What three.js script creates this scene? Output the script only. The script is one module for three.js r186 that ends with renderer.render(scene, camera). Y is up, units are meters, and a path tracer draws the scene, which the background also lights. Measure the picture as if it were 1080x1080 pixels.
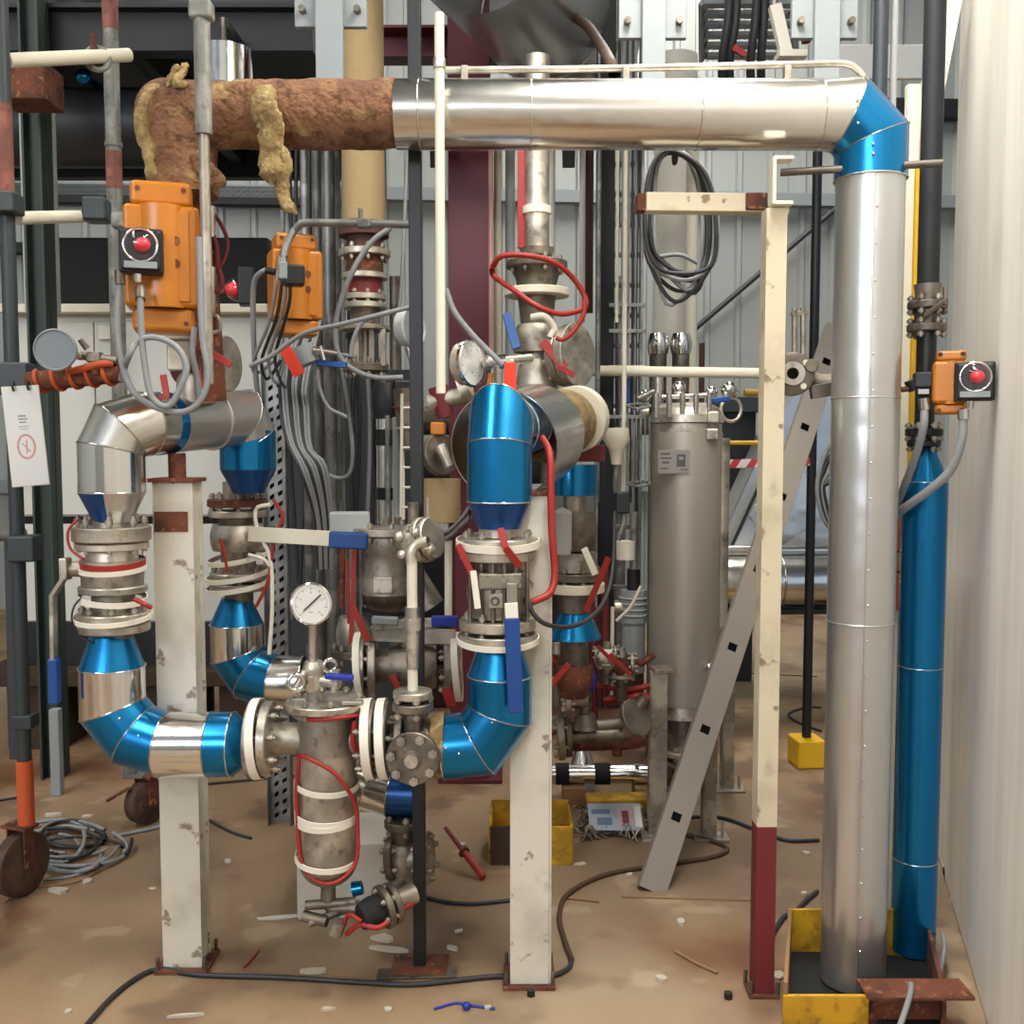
import * as THREE from 'three';
import { RoundedBoxGeometry } from 'three/addons/geometries/RoundedBoxGeometry.js';
import { mergeGeometries } from 'three/addons/utils/BufferGeometryUtils.js';
import { RectAreaLightUniformsLib } from 'three/addons/lights/RectAreaLightUniformsLib.js';

// ---------- camera, light, exposure ----------
const scene = new THREE.Scene();
const CAM_H = 1.6, PITCH = THREE.MathUtils.degToRad(3.75), FOC = 1080;
const camera = new THREE.PerspectiveCamera(53.13, 1, 0.05, 60);
camera.position.set(0, CAM_H, 0);
camera.rotation.set(-PITCH, 0, 0);
scene.add(camera);
const renderer = new THREE.WebGLRenderer({ antialias: true });
renderer.toneMapping = THREE.LinearToneMapping;
renderer.toneMappingExposure = 0.9;
renderer.shadowMap.enabled = true;
scene.background = new THREE.Color(0.55, 0.68, 0.85);
RectAreaLightUniformsLib.init();
// roof lights [x, z, width, length] and the strip window behind the camera
const ROOF_Y = 7.2;
const ROOF_LIGHTS = [[0.55, -2.1, 0.5, 1.8, 4.3], [-3.8, -0.5, 1.0, 7, 7.2], [1.7, -7.2, 0.8, 4.5, 7.2], [-2.6, -7.8, 0.7, 4, 7.2]];
const ROOF_POWER = [46, 13, 32, 8];
const STRIP = { x: -4.6, y: 4.6, z: 7.85, w: 5.0, h: 2.0, power: 14 };

// ---------- helpers ----------
const V = (x, y, z) => new THREE.Vector3(x, y, z);
const UP = V(0, 1, 0);
let seed = 12345;
const rnd = () => { seed = (seed * 1664525 + 1013904223) >>> 0; return seed / 4294967296; };
const rr = (a, b) => a + (b - a) * rnd();
function ray(px, py) {
  const y = (540 - py) / FOC, c = Math.cos(PITCH), s = Math.sin(PITCH);
  return V((px - 540) / FOC, y * c - s, -y * s - c);
}
function P(px, py, d) { const r = ray(px, py); return V(0, CAM_H, 0).addScaledVector(r, -d / r.z); }   // point seen at a pixel, d metres ahead
function F(px, py, h = 0) { const r = ray(px, py); return V(0, CAM_H, 0).addScaledVector(r, (h - CAM_H) / r.y); }   // point on the floor
const m = (px, d) => px * d / FOC;
const hy = (py, d) => P(540, py, d).y;

function prep(g, keepUV) {
  if (g.index) g = g.toNonIndexed();
  for (const k of Object.keys(g.attributes)) if (!['position', 'normal', 'uv'].includes(k)) g.deleteAttribute(k);
  if (!g.attributes.normal) g.computeVertexNormals();
  if (!keepUV || !g.attributes.uv) {
    const p = g.attributes.position, n = g.attributes.normal, uv = new Float32Array(p.count * 2);
    for (let i = 0; i < p.count; i += 3) {
      let ax = 0, ay = 0, az = 0;
      for (let k = 0; k < 3; k++) { ax += Math.abs(n.getX(i + k)); ay += Math.abs(n.getY(i + k)); az += Math.abs(n.getZ(i + k)); }
      for (let k = 0; k < 3; k++) {
        const x = p.getX(i + k), y = p.getY(i + k), z = p.getZ(i + k), j = (i + k) * 2;
        if (ay >= ax && ay >= az) { uv[j] = x; uv[j + 1] = z; } else if (ax >= az) { uv[j] = z; uv[j + 1] = y; } else { uv[j] = x; uv[j + 1] = y; }
      }
    }
    g.setAttribute('uv', new THREE.BufferAttribute(uv, 2));
  }
  g.morphAttributes = {};
  return g;
}
function orient(g, a, dir) {   // local +y along dir, origin at a
  const q = new THREE.Quaternion().setFromUnitVectors(UP, dir.clone().normalize());
  g.applyQuaternion(q); g.translate(a.x, a.y, a.z); return g;
}
function cyl(a, b, r, r2 = r, seg = 14, open = false) {
  const d = b.clone().sub(a), L = d.length();
  const g = new THREE.CylinderGeometry(r2, r, L, seg, 1, open); g.translate(0, L / 2, 0);
  return orient(g, a, d);
}
function box(c, sx, sy, sz, ry = 0, bev = 0.003, rx = 0, rz = 0) {
  bev = Math.min(bev, sx * 0.3, sy * 0.3, sz * 0.3);
  const g = bev > 0 ? new RoundedBoxGeometry(sx, sy, sz, 1, bev) : new THREE.BoxGeometry(sx, sy, sz);
  g.applyQuaternion(new THREE.Quaternion().setFromEuler(new THREE.Euler(rx, ry, rz, 'YXZ')));
  g.translate(c.x, c.y, c.z); return g;
}
function bar(a, b, w, h, side = V(0, 0, 1), bev = 0.002) {   // section: w along side, h across
  const d = b.clone().sub(a), L = d.length(); d.normalize();
  const z = side.clone().addScaledVector(d, -side.dot(d)).normalize(), x = new THREE.Vector3().crossVectors(d, z);
  const g = new RoundedBoxGeometry(h, L, w, 1, Math.min(bev, w * 0.3, h * 0.3));
  g.applyMatrix4(new THREE.Matrix4().makeBasis(x, d, z));
  const c = a.clone().add(b).multiplyScalar(0.5); g.translate(c.x, c.y, c.z); return g;
}
function tube(pts, r, seg = 0, rad = 8, closed = false, tension = 0.5) {
  const c = new THREE.CatmullRomCurve3(pts, closed, 'catmullrom', tension);
  return new THREE.TubeGeometry(c, seg || pts.length * 6, r, rad, closed);
}
function lathe(a, dir, prof, seg = 28) {   // prof: [[s, r], ...] along dir from a; sharp corners stay sharp
  const pos = [], nor = [], N = prof.length, segN = [];
  for (let i = 0; i < N - 1; i++) { const ds = prof[i + 1][0] - prof[i][0], dr = prof[i + 1][1] - prof[i][1], l = Math.hypot(ds, dr) || 1; segN.push([ds / l, -dr / l]); }   // [radial, axial]
  for (let i = 0; i < N - 1; i++) {
    const n = segN[i]; let n0 = n, n1 = n;
    const bl = (q) => { const d = n[0] * q[0] + n[1] * q[1]; if (d < 0.75) return n; const x = n[0] + q[0], y = n[1] + q[1], l = Math.hypot(x, y); return [x / l, y / l]; };
    if (i > 0) n0 = bl(segN[i - 1]); if (i < N - 2) n1 = bl(segN[i + 1]);
    const [s0, r0] = prof[i], [s1, r1] = prof[i + 1];
    for (let k = 0; k < seg; k++) {
      const t0 = k / seg * 2 * Math.PI, t1 = (k + 1) / seg * 2 * Math.PI, c0 = Math.cos(t0), z0 = Math.sin(t0), c1 = Math.cos(t1), z1 = Math.sin(t1);
      const A = [r0 * c0, s0, r0 * z0], B = [r0 * c1, s0, r0 * z1], C = [r1 * c1, s1, r1 * z1], D = [r1 * c0, s1, r1 * z0];
      const nA = [n0[0] * c0, n0[1], n0[0] * z0], nB = [n0[0] * c1, n0[1], n0[0] * z1], nC = [n1[0] * c1, n1[1], n1[0] * z1], nD = [n1[0] * c0, n1[1], n1[0] * z0];
      if (r0 > 1e-6) { pos.push(...A, ...C, ...B); nor.push(...nA, ...nC, ...nB); }
      if (r1 > 1e-6) { pos.push(...A, ...D, ...C); nor.push(...nA, ...nD, ...nC); }
    }
  }
  const g = new THREE.BufferGeometry();
  g.setAttribute('position', new THREE.Float32BufferAttribute(pos, 3)); g.setAttribute('normal', new THREE.Float32BufferAttribute(nor, 3));
  return orient(g, a, dir);
}
function torus(c, axis, R, r, seg = 28, rad = 8, arc = Math.PI * 2) {
  const g = new THREE.TorusGeometry(R, r, rad, seg, arc);
  g.applyQuaternion(new THREE.Quaternion().setFromUnitVectors(V(0, 0, 1), axis.clone().normalize()));
  g.translate(c.x, c.y, c.z); return g;
}
function ball(c, r, sx = 1, sy = 1, sz = 1, ws = 14, hs = 10) { const g = new THREE.SphereGeometry(r, ws, hs); g.scale(sx, sy, sz); g.translate(c.x, c.y, c.z); return g; }
function perp(axis) { const a = axis.clone().normalize(); const u = Math.abs(a.y) < 0.9 ? new THREE.Vector3().crossVectors(UP, a).normalize() : new THREE.Vector3().crossVectors(V(1, 0, 0), a).normalize(); return [a, u, new THREE.Vector3().crossVectors(a, u)]; }
function ringPts(c, axis, R, n, ph = 0) { const [, u, w] = perp(axis); return Array.from({ length: n }, (_, i) => { const t = ph + i / n * 2 * Math.PI; return c.clone().addScaledVector(u, R * Math.cos(t)).addScaledVector(w, R * Math.sin(t)); }); }
function disc(c, axis, R, t, ch = 0.002) { return lathe(c.clone().addScaledVector(axis, -t / 2), axis, [[0, 0], [0, R - ch], [ch, R], [t - ch, R], [t, R - ch], [t, 0]], 32); }
function boltRing(c, axis, R, n, r, L, ph = 0.3) {   // studs with hexagon nuts on both ends
  const a = axis.clone().normalize(), out = [];
  for (const p of ringPts(c, a, R, n, ph)) {
    out.push(cyl(p.clone().addScaledVector(a, -L / 2), p.clone().addScaledVector(a, L / 2), r * 0.55, r * 0.55, 6));
    for (const s of [-1, 1]) out.push(cyl(p.clone().addScaledVector(a, s * L * 0.26), p.clone().addScaledVector(a, s * L * 0.42), r, r, 6));
  }
  return out;
}
function mitre(pts, r, seg = 44) {   // straight pieces cut on the bisecting planes; returns { pieces, rings }
  const R = i => Array.isArray(r) ? r[i] : r, n = pts.length, t = [];
  for (let i = 0; i < n - 1; i++) t.push(pts[i + 1].clone().sub(pts[i]).normalize());
  const nrm = i => i === 0 ? t[0] : i === n - 1 ? t[n - 2] : t[i - 1].clone().add(t[i]).normalize();
  let [, u] = perp(t[0]); const pieces = [], rings = [];
  for (let i = 0; i < n - 1; i++) {
    if (i > 0) { const q = new THREE.Quaternion().setFromUnitVectors(t[i - 1], t[i]); u = u.clone().applyQuaternion(q); }
    const w = new THREE.Vector3().crossVectors(t[i], u), pos = [], nor = [], rg = [[], []], ns = [];
    const slope = (R(i) - R(i + 1)) / pts[i + 1].distanceTo(pts[i]);
    for (let k = 0; k <= seg; k++) {
      const a = k / seg * 2 * Math.PI, o = u.clone().multiplyScalar(Math.cos(a)).addScaledVector(w, Math.sin(a));
      for (const e of [0, 1]) { const N = nrm(i + e), rad = R(i + e), s = -rad * o.dot(N) / t[i].dot(N); rg[e].push(pts[i + e].clone().addScaledVector(o, rad).addScaledVector(t[i], s)); }
      ns.push(o.clone().addScaledVector(t[i], slope).normalize());
    }
    for (let k = 0; k < seg; k++) for (const [e, j] of [[0, k], [0, k + 1], [1, k + 1], [0, k], [1, k + 1], [1, k]]) { pos.push(...rg[e][j].toArray()); nor.push(...ns[j].toArray()); }
    const g = new THREE.BufferGeometry();
    g.setAttribute('position', new THREE.Float32BufferAttribute(pos, 3)); g.setAttribute('normal', new THREE.Float32BufferAttribute(nor, 3));
    pieces.push(g); if (i === 0) rings.push(rg[0].slice(0, seg)); rings.push(rg[1].slice(0, seg));
  }
  return { pieces, rings };
}
function tuft(pts, r, sd) {   // ragged lump of wool along a path
  const g = tube(pts, r, pts.length * 12, 12), p = g.attributes.position, c = new THREE.CatmullRomCurve3(pts), N = fbm(8, 4, sd), n = pts.length * 12;
  for (let i = 0; i <= n; i++) { const o = c.getPointAt(i / n), e = Math.min(1, Math.min(i, n - i) / (n * 0.12) + 0.15); for (let k = 0; k <= 12; k++) { const j = i * 13 + k, q = V(p.getX(j), p.getY(j), p.getZ(j)).sub(o).multiplyScalar((0.45 + 1.15 * N(k / 12, i / n * 0.9)) * e); p.setXYZ(j, o.x + q.x * 1.15, o.y + q.y, o.z + q.z * 0.7); } }
  g.computeVertexNormals(); return g;
}
const bead = (ring, r = 0.003) => tube(ring, r, ring.length, 5, true);

// naming and adding
const each = (t, name, gs, mt, o) => gs.map(g => A(t, name, g, mt, o));
const used = new Map(), baseOf = new WeakMap();
function numbered(n) { const k = used.get(n) || 0; used.set(n, k + 1); return k ? `${n}_${String(k).padStart(3, '0')}` : n; }
function T(name, label, category, base, group) {
  const g = new THREE.Group(); g.name = numbered(name); g.position.copy(base); g.userData = { label, category };
  if (group) g.userData.group = group;
  scene.add(g); baseOf.set(g, base.clone()); return g;
}
function A(parent, name, geoms, mat, o = {}) {
  const list = (Array.isArray(geoms) ? geoms : [geoms]).map(g => prep(g, o.uv)), b = baseOf.get(parent);
  const g = list.length > 1 ? mergeGeometries(list) : list[0]; g.translate(-b.x, -b.y, -b.z);
  const q = new THREE.Mesh(g, mat); q.name = name; q.castShadow = q.receiveShadow = true;
  if (o.stuff) q.userData.kind = 'stuff'; if (o.label) q.userData.label = o.label;
  parent.add(q); baseOf.set(q, b); return q;
}
function O(name, label, category, geoms, mat, group, o = {}) {   // a thing that is one mesh
  const list = (Array.isArray(geoms) ? geoms : [geoms]).map(g => prep(g, o.uv)), g = list.length > 1 ? mergeGeometries(list) : list[0];
  g.computeBoundingBox(); const bb = g.boundingBox, b = V((bb.min.x + bb.max.x) / 2, bb.min.y, (bb.min.z + bb.max.z) / 2);
  g.translate(-b.x, -b.y, -b.z); const q = new THREE.Mesh(g, mat); q.name = numbered(name); q.position.copy(b); q.castShadow = q.receiveShadow = true;
  q.userData = { label, category }; if (group) q.userData.group = group; if (o.stuff) q.userData.kind = 'stuff';
  scene.add(q); baseOf.set(q, b); return q;
}
function S(name, geoms, mat, label, category) { const q = O(name, label, category, geoms, mat); q.userData.kind = 'structure'; return q; }

// ---------- textures ----------
function vnoise(period, sd) {
  const t = new Float32Array(period * period); let s = sd; for (let i = 0; i < t.length; i++) { s = (s * 1664525 + 1013904223) >>> 0; t[i] = s / 4294967296; }
  return (x, y) => { x = ((x % period) + period) % period; y = ((y % period) + period) % period; const xi = Math.floor(x), yi = Math.floor(y), fx = x - xi, fy = y - yi, u = fx * fx * (3 - 2 * fx), v = fy * fy * (3 - 2 * fy), x1 = (xi + 1) % period, y1 = (yi + 1) % period; return (t[yi * period + xi] * (1 - u) + t[yi * period + x1] * u) * (1 - v) + (t[y1 * period + xi] * (1 - u) + t[y1 * period + x1] * u) * v; };
}
function fbm(base, oct, sd) { const ns = []; for (let o = 0; o < oct; o++) ns.push(vnoise(base << o, sd + o * 77)); return (u, v) => { let a = 0, w = 0.5, t = 0; for (let o = 0; o < oct; o++) { a += w * ns[o](u * (base << o), v * (base << o)); t += w; w *= 0.55; } return a / t; }; }
const mix = (a, b, t) => [a[0] + (b[0] - a[0]) * t, a[1] + (b[1] - a[1]) * t, a[2] + (b[2] - a[2]) * t];
const sst = (a, b, x) => { x = Math.min(1, Math.max(0, (x - a) / (b - a))); return x * x * (3 - 2 * x); };
const hex = h => [(h >> 16) & 255, (h >> 8) & 255, h & 255];
function tex(n, fn, metresU, metresV = metresU, colour = true) {
  const d = new Uint8Array(n * n * 4);
  for (let y = 0; y < n; y++) for (let x = 0; x < n; x++) { let c = fn(x / n, y / n); if (typeof c === 'number') c = [c * 255, c * 255, c * 255]; const i = (y * n + x) * 4; for (let k = 0; k < 3; k++) d[i + k] = Math.max(0, Math.min(255, c[k])); d[i + 3] = 255; }
  const t = new THREE.DataTexture(d, n, n); t.wrapS = t.wrapT = THREE.RepeatWrapping; t.magFilter = THREE.LinearFilter; t.minFilter = THREE.LinearMipmapLinearFilter; t.generateMipmaps = true;
  t.repeat.set(1 / metresU, 1 / metresV); if (colour) t.colorSpace = THREE.SRGBColorSpace; t.needsUpdate = true; return t;
}
const fA = fbm(4, 6, 11), fB = fbm(6, 5, 91), fC = fbm(16, 4, 301), fD = fbm(3, 4, 777), fE = fbm(32, 3, 555);
const dentTex = tex(256, (u, v) => fD(u, v), 0.9, 0.9, false);
const grainTex = tex(256, (u, v) => fC(u, v) * 0.5 + fE(u, v) * 0.5, 0.35, 0.35, false);
const floorMap = tex(1024, (u, v) => {
  let c = mix(hex(0x93795c), hex(0x7a6650), sst(0.35, 0.65, fA(u, v)));
  c = mix(c, hex(0xa08c70), sst(0.55, 0.75, fB(u, v)) * 0.7);
  c = mix(c, hex(0x623c24), sst(0.48, 0.66, fA(v + 0.37, u + 0.11)) * 0.85);
  c = mix(c, hex(0x9a8b76), sst(0.5, 0.68, fD(v + 0.1, u + 0.6)) * 0.55);
  c = mix(c, hex(0x5f4a3a), sst(0.56, 0.76, fC(u, v)) * 0.6);
  c = mix(c, hex(0xc3b094), sst(0.66, 0.82, fE(u + 0.2, v)) * 0.35);
  return c;
}, 5);
const wallMap = tex(512, (u, v) => {
  const st = fbmStreak(u, v); let c = mix(hex(0xebe7df), hex(0xdad4ca), sst(0.35, 0.7, st));
  c = mix(c, hex(0xb5a896), sst(0.62, 0.85, fB(u, v)) * 0.3); return c;
}, 2.5, 4);
function fbmStreak(u, v) { return fC(u * 1, v * 0.125) * 0.7 + fA(u, v) * 0.3; }
const paintMap = tex(512, (u, v) => {
  let c = mix(hex(0xcfcabd), hex(0xb5afa1), sst(0.4, 0.75, fA(u, v)));
  c = mix(c, hex(0x6b5a49), sst(0.7, 0.8, fC(u + 0.5, v)) * 0.7); return mix(c, hex(0x807a70), sst(0.6, 0.8, fB(v, u)) * 0.45);
}, 0.8);
const rustMap = tex(256, (u, v) => mix(mix(hex(0x6a3a26), hex(0x44271d), sst(0.35, 0.65, fA(u, v))), hex(0x8c5a3e), sst(0.6, 0.8, fC(u, v))), 0.3);
const woolMap = tex(512, (u, v) => {
  let c = mix(hex(0x7f5a40), hex(0x634432), sst(0.35, 0.65, fA(u, v))); c = mix(c, hex(0x8f7a50), sst(0.5, 0.72, fB(u, v)) * 0.8);
  return mix(c, hex(0x4a3120), sst(0.58, 0.8, fC(u, v)) * 0.55);
}, 0.5);
const woolYMap = tex(256, (u, v) => mix(mix(hex(0x8f7a50), hex(0x6f5838), sst(0.35, 0.65, fA(u, v))), hex(0xb3a27a), sst(0.55, 0.8, fC(u, v)) * 0.7), 0.3);
const grimeMap = tex(256, (u, v) => { const k = 0.78 + 0.22 * sst(0.3, 0.62, fA(u, v)) - 0.15 * sst(0.6, 0.8, fC(u, v)); return [255 * k, 253 * k, 248 * k]; }, 0.4);

// ---------- materials ----------
const mat = (c, o = {}) => new THREE.MeshStandardMaterial({ color: c, roughness: 0.55, ...o });
const phy = (c, o = {}) => new THREE.MeshPhysicalMaterial({ color: c, roughness: 0.5, ...o });
const metal = (c, r, o = {}) => mat(c, { metalness: r > 0.38 ? 0.8 : 1, roughness: r, ...o });
const M = {
  alu: metal(0xdedcd6, 0.2, { bumpMap: dentTex, bumpScale: 0.006 }),
  aluDull: mat(0xd0d1d0, { metalness: 0.9, roughness: 0.3, bumpMap: dentTex, bumpScale: 0.008 }),
  aluBright: metal(0xeeeeec, 0.13, { bumpMap: dentTex, bumpScale: 0.004 }),
  blue: phy(0x0e7cb8, { metalness: 0.85, roughness: 0.24, clearcoat: 0.25, clearcoatRoughness: 0.2, bumpMap: dentTex, bumpScale: 0.004 }),
  blueDark: phy(0x124a8a, { metalness: 0.6, roughness: 0.3, clearcoat: 0.3, clearcoatRoughness: 0.2 }),
  steel: metal(0xd8d2c8, 0.4, { map: grimeMap }),
  steelDull: metal(0xc2bbb0, 0.5, { map: grimeMap }),
  steelDark: metal(0x8c847a, 0.5, { map: grimeMap }),
  chrome: metal(0xd8d6d2, 0.14),
  galv: mat(0x96989a, { metalness: 0.55, roughness: 0.45, map: grimeMap }),
  greyPaint: mat(0x8b9295, { roughness: 0.5 }),
  greyLight: mat(0xa9adab, { roughness: 0.6 }),
  white: mat(0xffffff, { map: paintMap, roughness: 0.55, bumpMap: grainTex, bumpScale: 0.0008 }),
  whiteClean: mat(0xd9d5ca, { roughness: 0.5 }),
  cabinet: mat(0xc9c9c2, { roughness: 0.45 }),
  cream: mat(0xd9d3c0, { roughness: 0.6 }),
  creamWorn: mat(0xfff7e4, { map: paintMap, roughness: 0.6 }),
  channel: mat(0x9c948a, { metalness: 0.45, roughness: 0.48 }),
  rust: mat(0xffffff, { map: rustMap, roughness: 0.85 }),
  brown: mat(0x4c3026, { roughness: 0.7 }),
  maroon: mat(0x5c1a2a, { roughness: 0.45 }),
  maroonPaint: mat(0x6b2024, { roughness: 0.6 }),
  orange: phy(0xbb700c, { roughness: 0.38, clearcoat: 0.3, clearcoatRoughness: 0.3 }),
  orangeRust: mat(0xc2552b, { roughness: 0.7 }),
  scaffRed: mat(0x8f584c, { roughness: 0.7, map: grimeMap }),
  scaffGrey: mat(0x8f918d, { roughness: 0.55, metalness: 0.3, map: grimeMap }),
  darkFrame: mat(0x363d40, { roughness: 0.5, metalness: 0.2 }),
  black: mat(0x14151a, { roughness: 0.45 }),
  blackMatt: mat(0x101113, { roughness: 0.8 }),
  darkSteel: mat(0x24262a, { roughness: 0.6, metalness: 0.3 }),
  red: mat(0x9a261f, { roughness: 0.5 }),
  redBright: mat(0xe03a22, { roughness: 0.5 }),
  strap: mat(0xe4ded0, { roughness: 0.75 }),
  yellow: mat(0xc99a1e, { roughness: 0.6, map: grimeMap }),
  yellowBright: mat(0xe0b01c, { roughness: 0.55 }),
  wool: mat(0xffffff, { map: woolMap, roughness: 1, bumpMap: grainTex, bumpScale: 0.012 }),
  woolY: mat(0xffffff, { map: woolYMap, roughness: 1, bumpMap: grainTex, bumpScale: 0.01 }),
  tan: mat(0x9c8660, { roughness: 0.75, bumpMap: grainTex, bumpScale: 0.003 }),
  cableGrey: mat(0x85888a, { roughness: 0.55 }),
  cableDark: mat(0x2b2b2e, { roughness: 0.5 }),
  cableBrown: mat(0x4a3526, { roughness: 0.6 }),
  blueGrip: mat(0x184488, { roughness: 0.4 }),
  blueDeep: mat(0x1c2f96, { roughness: 0.4 }),
  wood: mat(0x8a6a48, { roughness: 0.8 }),
  woodDark: mat(0x3c2a20, { roughness: 0.85 }),
  dome: phy(0xffffff, { transmission: 1, roughness: 0.05, thickness: 0, ior: 1.45 }),
  glass: phy(0xffffff, { transmission: 1, roughness: 0.02, thickness: 0 }),
  indicator: mat(0xd02a38, { roughness: 0.35 }),
  sheetGrey: mat(0xa3a8a6, { roughness: 0.55, metalness: 0.15 }),
  concrete: mat(0xb9b4a8, { roughness: 0.9, bumpMap: grainTex, bumpScale: 0.002 }),
  paper: mat(0xb8ae9e, { roughness: 0.85 }),
};

// ---------- setting ----------
const floor = S('floor', new THREE.BoxGeometry(16, 0.3, 22).translate(-0.5, -0.15, -2), mat(0xffffff, { map: floorMap, roughness: 0.72, bumpMap: grainTex, bumpScale: 0.0015 }), 'dusty beige concrete floor with rust brown stains', 'floor');
{ const j = (a, b) => bar(a, b, 0.012, 0.003, UP, 0);
  A(floor, 'expansion_joint', [j(F(752, 709), F(862, 714)), j(F(945, 722), F(990, 727))], M.woodDark);
  A(floor, 'expansion_joint', [j(F(655, 546 + 401), F(800, 951))], M.wood); }
// right wall: plaster slab that ends short of the back of the hall
const WX = d => 1.667 + 0.298 * (d - 3.92), wdir = V(0.298, 0, -1).normalize(), wnrm = V(-1, 0, -0.298).normalize();
{ const a = V(WX(-7.9), 0, 7.9), b = V(WX(3.92), 0, -3.92), q = (p, o) => p.clone().addScaledVector(wnrm, -o);
  const sh = bar(q(a, 0.125), q(b, 0.125), 0.25, 7.2, wnrm, 0.01); sh.translate(0, 3.6, 0);
  S('wall_right', sh, mat(0xffffff, { map: wallMap, roughness: 0.45, bumpMap: dentTex, bumpScale: 0.004 }), 'streaky off white plastered wall on the right', 'wall'); }
S('wall_far_right', box(V(5.6, 3.7, -7.2), 0.2, 7.6, 9.6, 0, 0), M.sheetGrey, 'grey sheet side wall beyond the end of the plaster wall', 'wall');
S('wall_left', box(V(-7.6, 3.6, -2), 0.2, 7.2, 20.4, 0, 0), M.sheetGrey, 'grey hall wall on the left', 'wall');
{ const z = 8.0, w = STRIP, x0 = -7.7, x1 = -1.6, g = [];   // rear wall round the strip window
  const y0 = w.y - w.h / 2, y1 = w.y + w.h / 2, a = w.x - w.w / 2, b = w.x + w.w / 2;
  const s = (l, r, lo, hi) => box(V((l + r) / 2, (lo + hi) / 2, z), r - l, hi - lo, 0.2, 0, 0);
  S('wall_rear', [s(x0, x1, 0, y0), s(x0, x1, y1, 7.2), s(x0, a, y0, y1), s(b, x1, y0, y1)], M.sheetGrey, 'grey hall wall behind the viewer', 'wall');
  const win = S('window_1', box(V(w.x, w.y, z + 0.02), w.w, w.h, 0.01, 0, 0), mat(0xffffff, { emissive: 0xf4f7ff, emissiveIntensity: 5 }), 'milky strip window high in the rear wall', 'window');
  A(win, 'window_frame', [0, 1, 2, 3, 4, 5].map(i => box(V(a + i * w.w / 5, w.y, z - 0.02), 0.05, w.h, 0.06, 0, 0)), M.greyPaint);
  const l = new THREE.RectAreaLight(0xf4f7ff, w.power, w.w, w.h); l.position.set(w.x, w.y, z - 0.16); l.lookAt(w.x, w.y - 1, 0); l.castShadow = true; scene.add(l); }
S('ceiling', box(V(-1, ROOF_Y + 0.4, -2), 14, 0.2, 20.4, 0, 0), mat(0x6d7071, { roughness: 0.8 }), 'grey roof sheeting of the hall', 'ceiling');
ROOF_LIGHTS.forEach(([x, z, w, l, RY], i) => {
  const t = T('roof_light', ['low hung glowing lamp near the plaster wall, above the viewer', 'long glowing roof light on the left of the hall', 'glowing roof light above the far right corner', 'glowing roof light above the far left'][i], 'roof light', V(x, RY, z), 'roof lights');
  A(t, 'diffuser', box(V(x, RY + 0.1, z), w, 0.02, l, 0, 0), mat(0xffffff, { emissive: 0xfffaf0, emissiveIntensity: 6 }));
  A(t, 'frame', [[-1, 0], [1, 0], [0, -1], [0, 1]].map(([a, b]) => box(V(x + a * (w / 2 + 0.04), RY + 0.14, z + b * (l / 2 + 0.04)), a ? 0.08 : w + 0.16, 0.3, b ? 0.08 : l + 0.16, 0, 0)), M.greyPaint);
  if (RY < 7) each(t, 'hanger_rod', [-1, 1].map(s => cyl(V(x, RY + 0.25, z + s * l * 0.4), V(x, 7.5, z + s * l * 0.4), 0.012, 0.012, 8)), M.greyPaint);
  const q = new THREE.RectAreaLight(0xfffaf0, ROOF_POWER[i], w, l); q.position.set(x, RY + 0.07, z); q.rotation.x = -Math.PI / 2; q.castShadow = true; scene.add(q);
});
// back wall of ribbed sheets, slightly turned
{ const bw = S('wall_back', box(V(-1, 3.6, -10.25), 14, 7.2, 0.15, 0.06, 0), M.greyPaint, 'pale grey ribbed sheet wall at the back of the hall', 'wall');
  const ca = Math.cos(0.06), sa = Math.sin(0.06), at = (s, o) => V(-1 + s * ca + o * sa, 0, -10.25 - s * sa + o * ca);
  for (let k = 0; k < 14; k++) {
    const sh = new THREE.Shape(), x0 = -6.7 + k * 0.95; sh.moveTo(0, -0.01); sh.lineTo(0, 0.01);
    for (let r = 0; r < 3; r++) { const a = 0.1 + r * 0.31; sh.lineTo(a, 0.01); sh.lineTo(a + 0.02, 0.05); sh.lineTo(a + 0.06, 0.05); sh.lineTo(a + 0.08, 0.01); }
    sh.lineTo(0.945, 0.01); sh.lineTo(0.945, -0.01);
    const g = new THREE.ExtrudeGeometry(sh, { depth: 7.1, bevelEnabled: false }); g.rotateX(-Math.PI / 2); g.scale(1, 1, -1);
    const idx = g.attributes.position; for (let i = 0; i < idx.count; i += 3) { const x = idx.getX(i + 1), y = idx.getY(i + 1), z = idx.getZ(i + 1); idx.setXYZ(i + 1, idx.getX(i + 2), idx.getY(i + 2), idx.getZ(i + 2)); idx.setXYZ(i + 2, x, y, z); }
    g.deleteAttribute('normal'); g.computeVertexNormals();
    g.rotateY(0.06); const p = at(x0, 0.09); g.translate(p.x, 0, p.z);
    A(bw, 'wall_sheet', g, M.sheetGrey);
  }
  for (const [y, h, mt, e] of [[3.96, 0.17, M.darkSteel, -0.4], [3.45, 0.1, M.darkSteel, -0.4], [4.0, 0.12, M.greyPaint, 6], [4.9, 0.18, M.darkSteel, 6], [1.2, 0.12, M.greyPaint, 6]]) A(bw, 'girt', bar(at(-6, 0.22).setY(y), at(e, 0.22).setY(y), 0.12, h, V(0, 0, 1)), mt);
}

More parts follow.
